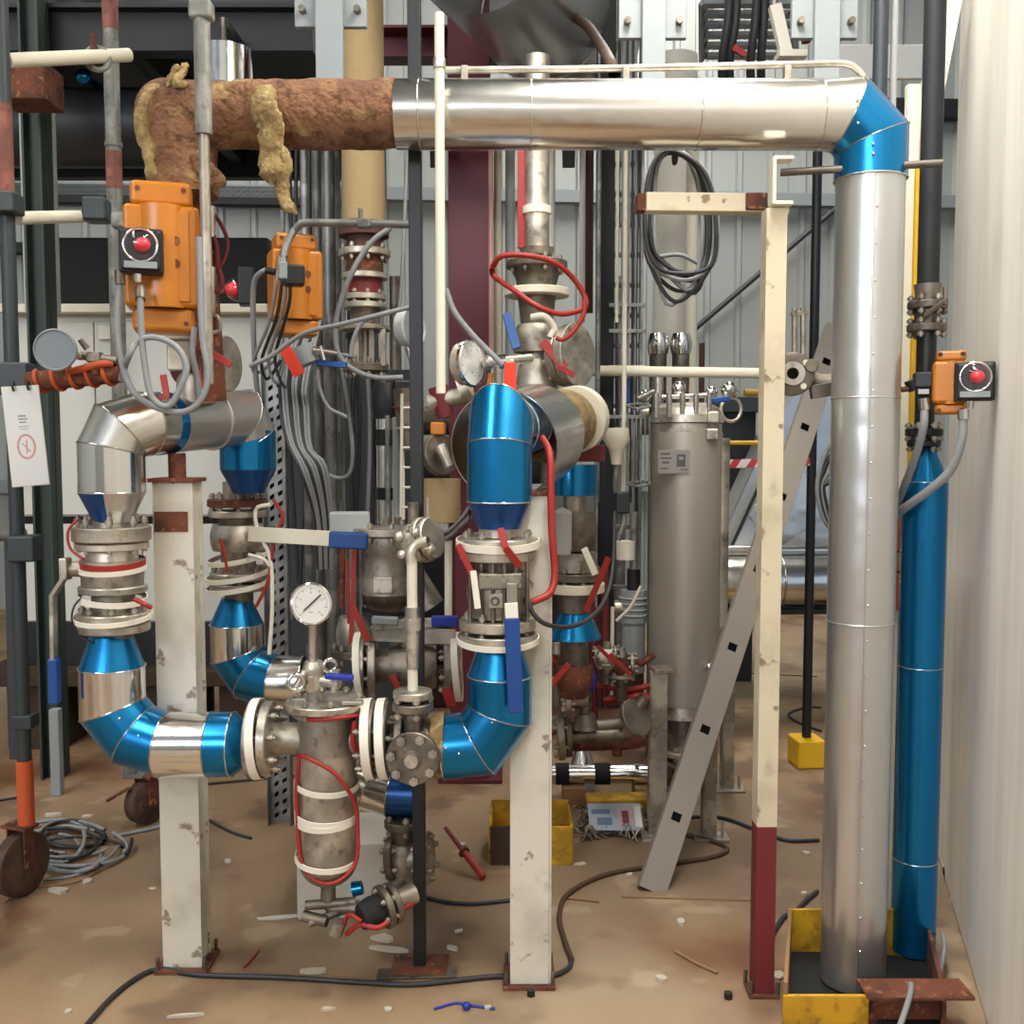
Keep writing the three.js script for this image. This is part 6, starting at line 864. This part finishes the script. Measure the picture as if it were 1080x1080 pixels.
{ const t = T('flexible_conduit', 'grey conduits dropping from the wall side actuator', 'conduit', P(975, 540, 2.95)); each(t, 'conduit', [tube([P(975, 430, 2.95), P(974, 450, 2.94), P(966, 480, 2.98), P(955, 510, 3.05), P(945, 535, 3.15)], 0.012, 40, 8), tube([P(1016, 440, 2.9), P(1014, 465, 2.9), P(1003, 495, 2.92), P(980, 517, 2.96), P(955, 535, 3.02), P(944, 545, 3.1)], 0.013, 44, 8)], M.cableGrey); each(t, 'gland', [cyl(P(975, 432, 2.95), P(974, 420, 2.95), 0.016, 0.016, 8), cyl(P(1016, 442, 2.9), P(1016, 432, 2.9), 0.016, 0.016, 8)], M.chrome); }
{ const d = 3.0, t = T('positioner', 'small dark positioner left of the wall side actuator', 'instrument', P(970, 430, d)); A(t, 'housing', box(P(973, 401, d), 0.05, 0.045, 0.05, -0.2, 0.006), M.darkFrame); A(t, 'label_plate', box(P(974, 413, d - 0.03), 0.03, 0.014, 0.006, -0.2, 0.001), M.greyLight); A(t, 'spindle', cyl(P(951, 411, d), P(966, 409, d), 0.008, 0.008, 8), M.rust); A(t, 'hub', cyl(P(960, 401, d), P(964, 412, d), 0.018, 0.016, 10), M.black); }

// ---------- mid clutter ----------
{ const d = 6.6, t = T('equipment_skid', 'dark equipment skid far behind the strainer', 'machine', V(P(460, 740, d).x, 0, -d)), x = P(500, 650, d).x; A(t, 'base', box(V(x, 0.12, -d), 2.1, 0.24, 0.9, 0, 0.01), M.brown); A(t, 'housing', box(V(x - 0.5, 0.75, -d), 0.8, 1.0, 0.7, 0, 0.02), M.darkFrame); A(t, 'housing', box(V(x + 0.45, 0.65, -d), 0.9, 0.8, 0.7, 0, 0.02), M.brown); A(t, 'motor', cyl(V(x - 0.3, 1.4, -d + 0.1), V(x + 0.5, 1.4, -d + 0.1), 0.18, 0.18, 20), M.darkSteel); A(t, 'header', cyl(V(x - 1.0, 1.75, -d + 0.2), V(x + 1.1, 1.75, -d + 0.2), 0.09, 0.09, 18), M.steelDark); for (let i = 0; i < 5; i++) A(t, 'riser', cyl(V(x - 0.9 + i * 0.45, 0.3, -d + 0.42), V(x - 0.9 + i * 0.45, 2.6, -d + 0.42), 0.035, 0.035, 12), i % 2 ? M.steelDark : M.galv); }
{ const d = 7.6, t = T('control_cabinet', 'tall dark switch cabinet far behind the tan lagged pipe', 'cabinet', V(P(330, 600, d).x, 0, -d)), x = P(330, 500, d).x; A(t, 'body', box(V(x, 1.2, -d), 0.7, 2.4, 0.5, 0, 0.01), M.darkFrame); each(t, 'door', [-1, 1].map(s => box(V(x + s * 0.17, 1.25, -d + 0.26), 0.33, 2.2, 0.02, 0, 0.004), M.darkFrame), M.greyPaint); }
{ const d = 5.0, t = T('pipe_run', 'red and grey pipe lying low between black post and chipped post', 'pipe', P(510, 850, d)); A(t, 'pipe', cyl(P(440, 835, d), P(575, 832, d), m(13, d), undefined, 20), M.steelDull); A(t, 'red_band', cyl(P(478, 830, d - 0.02), P(530, 829, d - 0.02), m(10, d), undefined, 16), M.maroonPaint); A(t, 'strap', strapRing(P(513, 832, d), V(1, 0, 0), m(14, d), 0.03), M.strap); A(t, 'elbow', box(P(478, 838, d - 0.05), 0.06, 0.12, 0.06, 0, 0.01), M.black); }
{ const d = 4.5, t = T('banded_pipe', 'bright silver pipe with black bands lying by the vessel legs', 'pipe', P(640, 845, d)), y = 831; const seg = [[582, 586, M.alu, 10], [586, 600, M.blackMatt, 11.5], [600, 627, M.aluBright, 10], [627, 643, M.blackMatt, 11.5], [643, 700, M.aluBright, 10]]; for (const [a, b, mt, r] of seg) A(t, mt === M.blackMatt ? 'band' : 'sleeve', cyl(P(a, y, d).setY(0.13), P(b, y, d).setY(0.13), m(r, d), undefined, 22), mt); each(t, 'block', [605, 680].map(x => box(P(x, y, d).setY(0.045), 0.1, 0.085, 0.14, 0, 0.004)), M.wood); A(t, 'cock', [cyl(P(672, 820, d - 0.02), P(672, 806, d - 0.02), 0.01, 0.01, 8), ball(P(672, 820, d - 0.02), 0.02)], M.chrome); }
{ const d = 4.7, t = T('cone_stand', 'small silver cone standing on a grey box', 'cone', P(612, 822, d)); const c = P(614, 800, d); A(t, 'cone', lathe(V(c.x, hy(806, d), -d), UP, [[0, m(13, d)], [m(25, d), m(5, d)], [m(25, d), 0]], 24), M.alu); A(t, 'box', box(V(c.x, hy(806, d) / 2, -d), m(28, d), hy(806, d), 0.1, 0, 0.004), M.greyPaint); }
{ const b = F(560, 912), d = -b.z, w = m(88, d), t = T('steel_box', 'open yellow steel box behind the chipped white post', 'box', V(b.x, 0, b.z - 0.1)); const h = 0.15, z0 = b.z, z1 = b.z - 0.24; A(t, 'front_panel', box(V(b.x + w * 0.3, h / 2, z0), w * 0.4, h, 0.012, 0, 0.002), M.yellow); A(t, 'front_panel', box(V(b.x - w * 0.22, h / 2, z0), w * 0.56, h, 0.012, 0, 0.002), M.woodDark); each(t, 'side_panel', [-1, 1].map(s => box(V(b.x + s * w / 2, h / 2, (z0 + z1) / 2), 0.012, h, 0.24, 0, 0.002)), M.yellow); A(t, 'back_panel', box(V(b.x, h / 2 + 0.01, z1), w, h + 0.02, 0.012, 0, 0.002), M.yellow); A(t, 'bottom', box(V(b.x, 0.01, (z0 + z1) / 2), w, 0.012, 0.24, 0, 0.001), M.yellow); }
O('yellow_beam', 'yellow and wooden beam lying behind the junk pile', 'beam', box(F(655, 868).setY(0.04).add(V(0, 0, -0.12)), m(70, 4.3), 0.07, 0.1, 0.05, 0.005), M.yellow);
O('scrap_pile', 'pile of tangled wire and metal scrap on the floor by the vessel leg', 'scrap', (() => { const g = []; for (let i = 0; i < 60; i++) { const p = F(rr(600, 690), rr(856, 888)); const q = p.clone().add(V(rr(-0.06, 0.06), rr(0.01, 0.07), rr(-0.04, 0.04))), k = p.clone().add(V(rr(-0.08, 0.08), rr(0.005, 0.03), rr(-0.05, 0.05))); g.push(tube([p.add(V(0, 0.008, 0)), q, k], rr(0.003, 0.007), 8, 5)); } return g; })(), M.steelDull, undefined, { stuff: true });
{ const p = F(650, 884), cv = document.createElement('canvas'); cv.width = 128; cv.height = 64; const g = cv.getContext('2d'); g.fillStyle = '#9aa6b4'; g.fillRect(0, 0, 128, 64); g.fillStyle = '#c9a2a6'; g.fillRect(70, 10, 36, 44); g.fillStyle = '#6b4450'; g.fillRect(80, 18, 16, 30); g.fillStyle = '#5b6f8a'; g.fillRect(8, 14, 44, 12); g.fillRect(20, 34, 36, 18); g.fillStyle = '#d8d4cc'; g.fillRect(110, 6, 16, 50); const tx = new THREE.CanvasTexture(cv); tx.colorSpace = THREE.SRGBColorSpace; O('printed_sheet', 'crumpled printed blue and pink sheet on the scrap pile', 'sheet', new THREE.BoxGeometry(0.22, 0.004, 0.14).rotateX(0.5).translate(p.x, 0.07, p.z - 0.05), mat(0xffffff, { map: tx, roughness: 0.6 }), undefined, { uv: true }); }
{ const a = F(470, 905).setY(0.12), b = F(510, 929).setY(0.012), t = T('torch', 'red handled tool lying slanted on the floor right of the black post', 'tool', b); A(t, 'shaft', cyl(a, a.clone().lerp(b, 0.5), 0.008, 0.01, 8), M.maroonPaint); A(t, 'handle', cyl(a.clone().lerp(b, 0.48), b, 0.014, 0.013, 10), M.red); A(t, 'guard', disc(a.clone().lerp(b, 0.5), b.clone().sub(a).normalize(), 0.022, 0.01), M.brown); }

{ const t = T('cable_bundle', 'curtain of hanging cables between tan lagged pipe and left lever', 'cables', P(350, 660, 4.75)); for (let i = 0; i < 16; i++) { const x = 300 + i * 7 + rr(-2, 2), d = 4.75 + rr(-0.05, 0.1), c = P(x, 300, d); A(t, 'cable', tube([V(c.x, hy(112, d), c.z), V(c.x + rr(-0.02, 0.02), 2.3, c.z), V(c.x + rr(-0.03, 0.03), 1.7, c.z), V(c.x + rr(-0.03, 0.03), hy(640 + rr(-30, 30), d), c.z)], m(rr(1.8, 3.2), d), 24, 6), i % 3 ? M.cableDark : M.cableGrey); } }
O('rack_panel', 'dark panel behind the curtain of cables', 'panel', box(V(P(360, 500, 5.2).x, hy(390, 5.2) / 2, -5.2), m(150, 5.2), hy(390, 5.2), 0.05, 0, 0.004), M.darkFrame);
[[588, 698, 0.9, 'rusty taped valve low behind the chipped post, left one', M.rust], [655, 700, 0.75, 'rusty taped valve low beside the grey cylinder', M.rust], [598, 560, 0.8, 'grey taped valve high behind the chipped post', M.steelDull], [640, 690, 0.6, 'small pale valve between the red pipes', M.strap]].forEach(([x, y, k, l, mt]) => { const d = 4.05, t = T('small_valve', l, 'valve', P(x, y + 25 * k, d), 'small valves'); run(t, x, d, [['bonnet', y - 22 * k, y - 8 * k, 6 * k, 9 * k, M.steelDull], ['body', y - 10 * k, y + 14 * k, 13 * k, 13 * k, mt, { bulge: 3 }], ['flange', y + 14 * k, y + 19 * k, 20 * k, 20 * k, M.steelDull, { flange: 1, bolts: 6 }], ['spool', y + 19 * k, y + 52 * k, 8 * k, 8 * k, M.steelDark]]); axrun(t, P(x, y, d), V(1, 0.1, 0.2), d, [['flange', -20 * k, -15 * k, 15 * k, 15 * k, M.steel, { flange: 1, bolts: 6 }], ['branch', -15 * k, 15 * k, 8 * k, 8 * k, mt], ['flange', 15 * k, 20 * k, 15 * k, 15 * k, M.steel, { flange: 1, bolts: 6 }]]); A(t, 'red_tape', bar(P(x - 16 * k, y - 14 * k, d - 0.08), P(x + 14 * k, y + 16 * k, d - 0.08), 0.006, 0.016), M.red); });
// ---------- on the floor ----------
const fl = (pts, r, h = 0) => tube(pts.map(([x, y, e = 0]) => F(x, y, r + h + e)), r, pts.length * 10, 7);
const FC = [
  ['long black cable snaking along the front of the posts', [[88, 1085], [120, 1050], [150, 1028], [172, 1022], [210, 1028], [300, 1031], [380, 1036], [440, 1038], [520, 1030], [575, 1030], [598, 1022], [603, 1012]], 0.008, M.cableDark],
  ['brown cable curling from the chipped post past the leaning channel', [[603, 1012], [595, 990], [590, 965], [600, 942], [640, 922], [700, 912], [750, 904], [767, 896], [755, 888], [720, 880], [690, 876]], 0.009, M.cableBrown],
  ['dark cable crossing the floor behind the black post', [[440, 944], [470, 951], [500, 953], [545, 949]], 0.007, M.cableDark],
  ['dark cable running from vessel leg to the slim post', [[720, 862], [760, 862], [800, 876], [830, 886], [864, 886]], 0.008, M.cableDark],
  ['cable left of the yellow block at the black pole', [[866, 771], [842, 762], [832, 753], [850, 746], [866, 746]], 0.007, M.cableDark],
  ['short brown wire offcut lying on the open floor', [[712, 1003], [735, 1016], [757, 1026]], 0.005, M.wood],
  ['thin brown wire by the bend of the brown cable', [[598, 947], [615, 949], [632, 951]], 0.004, M.wood],
  ['dark wire on the floor right of the left white post', [[220, 865], [245, 878], [265, 884]], 0.006, M.cableDark],
  ['thin dark cable running left to right behind the left white post', [[216, 827], [270, 822], [310, 818]], 0.006, M.cableDark],
  ['dark cable entering from the left past the orange foot', [[-10, 846], [12, 842], [25, 840]], 0.006, M.cableDark],
  ['dark cable leading into the yellow curb', [[812, 990], [826, 968], [838, 962], [850, 950], [862, 940]], 0.008, M.cableDark],
];
FC.forEach(([l, p, r, mt]) => O('floor_cable', l, 'cable', fl(p, r), mt, 'cables on the floor'));
O('floor_cable', 'pale cable hanging over the front of the curb', 'cable', tube([P(961, 1038, 2.72), P(960, 1048, 2.66), P(955, 1065, 2.6), P(948, 1085, 2.55)], 0.008, 24, 7), M.cableGrey, 'cables on the floor');
O('floor_cable', 'pale wire curving up beside the blue riser foot', 'cable', tube([P(983, 1040, 2.95), P(991, 1025, 2.95), P(996, 1000, 3.0), P(994, 985, 3.1)], 0.007, 24, 7), M.cableGrey, 'cables on the floor');
{ const t = T('cable_coil', 'loose heap of grey cable on the floor by the left caster', 'cable coil', F(80, 895)); for (let i = 0; i < 14; i++) { const cx = 72 + rr(-14, 14), cy = 890 + rr(-10, 10), rx = rr(22, 62), ry = rr(10, 28), ph = rr(0, 6.28), n = 9, sp = rr(0.5, 0.92), pts = []; for (let k = 0; k <= n; k++) { const a = ph + k / n * 6.283 * sp; pts.push(F(cx + rx * Math.cos(a), cy + ry * Math.sin(a), 0.008 + rr(0, 0.03))); } A(t, 'cable_turn', tube(pts, rr(0.005, 0.009), 70, 6), i % 3 === 0 ? M.cableDark : M.cableGrey); } A(t, 'cable_tail', fl([[120, 882], [145, 877], [172, 871], [200, 862]], 0.008), M.cableGrey); A(t, 'cable_tail', fl([[40, 935], [80, 930], [105, 918], [127, 908]], 0.005), M.wood); A(t, 'cable_tail', fl([[45, 928], [80, 923], [102, 912], [108, 897]], 0.006), M.cableGrey); }
// scraps
const scrapAt = [[62, 941, 22, 7], [92, 931, 9, 9], [161, 938, 8, 3], [57, 861, 16, 4], [92, 862, 12, 3], [72, 1068, 7, 6], [195, 1073, 40, 2.5], [718, 974, 10, 7], [698, 1034, 11, 6], [664, 924, 8, 5], [612, 912, 13, 4], [484, 983, 12, 4], [405, 992, 26, 7], [330, 1026, 30, 6], [345, 1066, 14, 3], [410, 1066, 9, 5], [850, 901, 8, 3], [848, 944, 7, 4], [820, 1030, 14, 8], [1005, 941, 9, 6], [1007, 952, 6, 6], [487, 893, 10, 4], [538, 872, 16, 4], [300, 968, 50, 5], [410, 1003, 40, 4], [478, 1002, 12, 3], [240, 910, 9, 2], [515, 1064, 8, 3]];
const scrapBy = ['larger pale paper scrap in front of the left caster', 'curled pale scrap right of the left caster', 'tiny pale scrap between left caster and left post', 'pale strip behind the grey cable heap', 'short pale strip beside the grey cable heap', 'pale chip near the bottom left corner', 'long thin pale strip below the left post foot', 'pale crumpled scrap on the open floor between chipped and slim posts', 'pale scrap further forward on the open floor', 'pale scrap left of the leaning channel foot', 'yellowish scrap right of the yellow steel box', 'pale scrap between black post and chipped post', 'pale scrap under the taped drain valve', 'grey offcut left of the black post plate', 'thin pale chip low in the middle of the floor', 'pale chip below the black post plate', 'small pale dot left of the silver riser', 'pale chip beside the cable into the curb', 'grey scrap at the slim post foot', 'pale chip by the plaster wall foot, farther one', 'pale chip by the plaster wall foot, nearer one', 'small pale chip left of the yellow steel box', 'pale strip behind the yellow steel box', 'long pale strip under the strainer', 'long pale strip in front of the drain valve', 'thin chip right of the black post', 'tiny thin chip right of the left post', 'small chip near the wire with blue blob'];
scrapAt.forEach(([x, y, w, h], i) => { const p = F(x, y), d = -p.z, sh = new THREE.Shape(), n = 7; for (let k = 0; k < n; k++) { const a = k / n * 6.283, q = rr(0.6, 1.1); sh[k ? 'lineTo' : 'moveTo'](Math.cos(a) * q * m(w, d) * 0.6, Math.sin(a) * q * m(h, d) * 1.1); } const g = new THREE.ExtrudeGeometry(sh, { depth: rr(0.004, 0.014), bevelEnabled: false }); g.rotateX(-Math.PI / 2 + 0.0); g.rotateY(rr(-0.4, 0.4)); g.translate(p.x, 0.001, p.z); O('floor_scrap', scrapBy[i], 'scrap', g, i % 4 === 3 ? M.concrete : M.paper, 'scraps on the floor'); });
for (const [x, y, l] of [[560, 1050, 'small black nut in front of the chipped post foot'], [768, 1053, 'small black nut left of the slim post foot']]) O('floor_nut', l, 'nut', cyl(F(x, y), F(x, y).add(V(0, 0.018, 0)), 0.013, 0.013, 6), M.black, 'loose nuts');
for (const [a, b, l] of [[[258, 1020], [272, 1003], 'short red wire on the floor right of the left post foot']]) O('wire_offcut', l, 'wire', fl([a, [265, 1012], b], 0.004), M.red);
O('wire_offcut', 'short wire with blue blob at the bottom of the floor', 'wire', [fl([[458, 1064], [480, 1058], [494, 1060], [522, 1064]], 0.004), ball(F(492, 1061, 0.012), 0.012)], M.blueDeep);
{ const a = F(985, 862).setY(0.05), b = F(1000, 925).setY(0.025), t = T('floor_pipe', 'cream offcut of pipe lying along the foot of the plaster wall', 'pipe', b); A(t, 'pipe', cyl(a, b, 0.018, 0.018, 12), M.cream); A(t, 'end', cyl(b, b.clone().add(b.clone().sub(a).normalize().multiplyScalar(0.03)), 0.021, 0.021, 12), M.black); }
renderer.render(scene, camera);
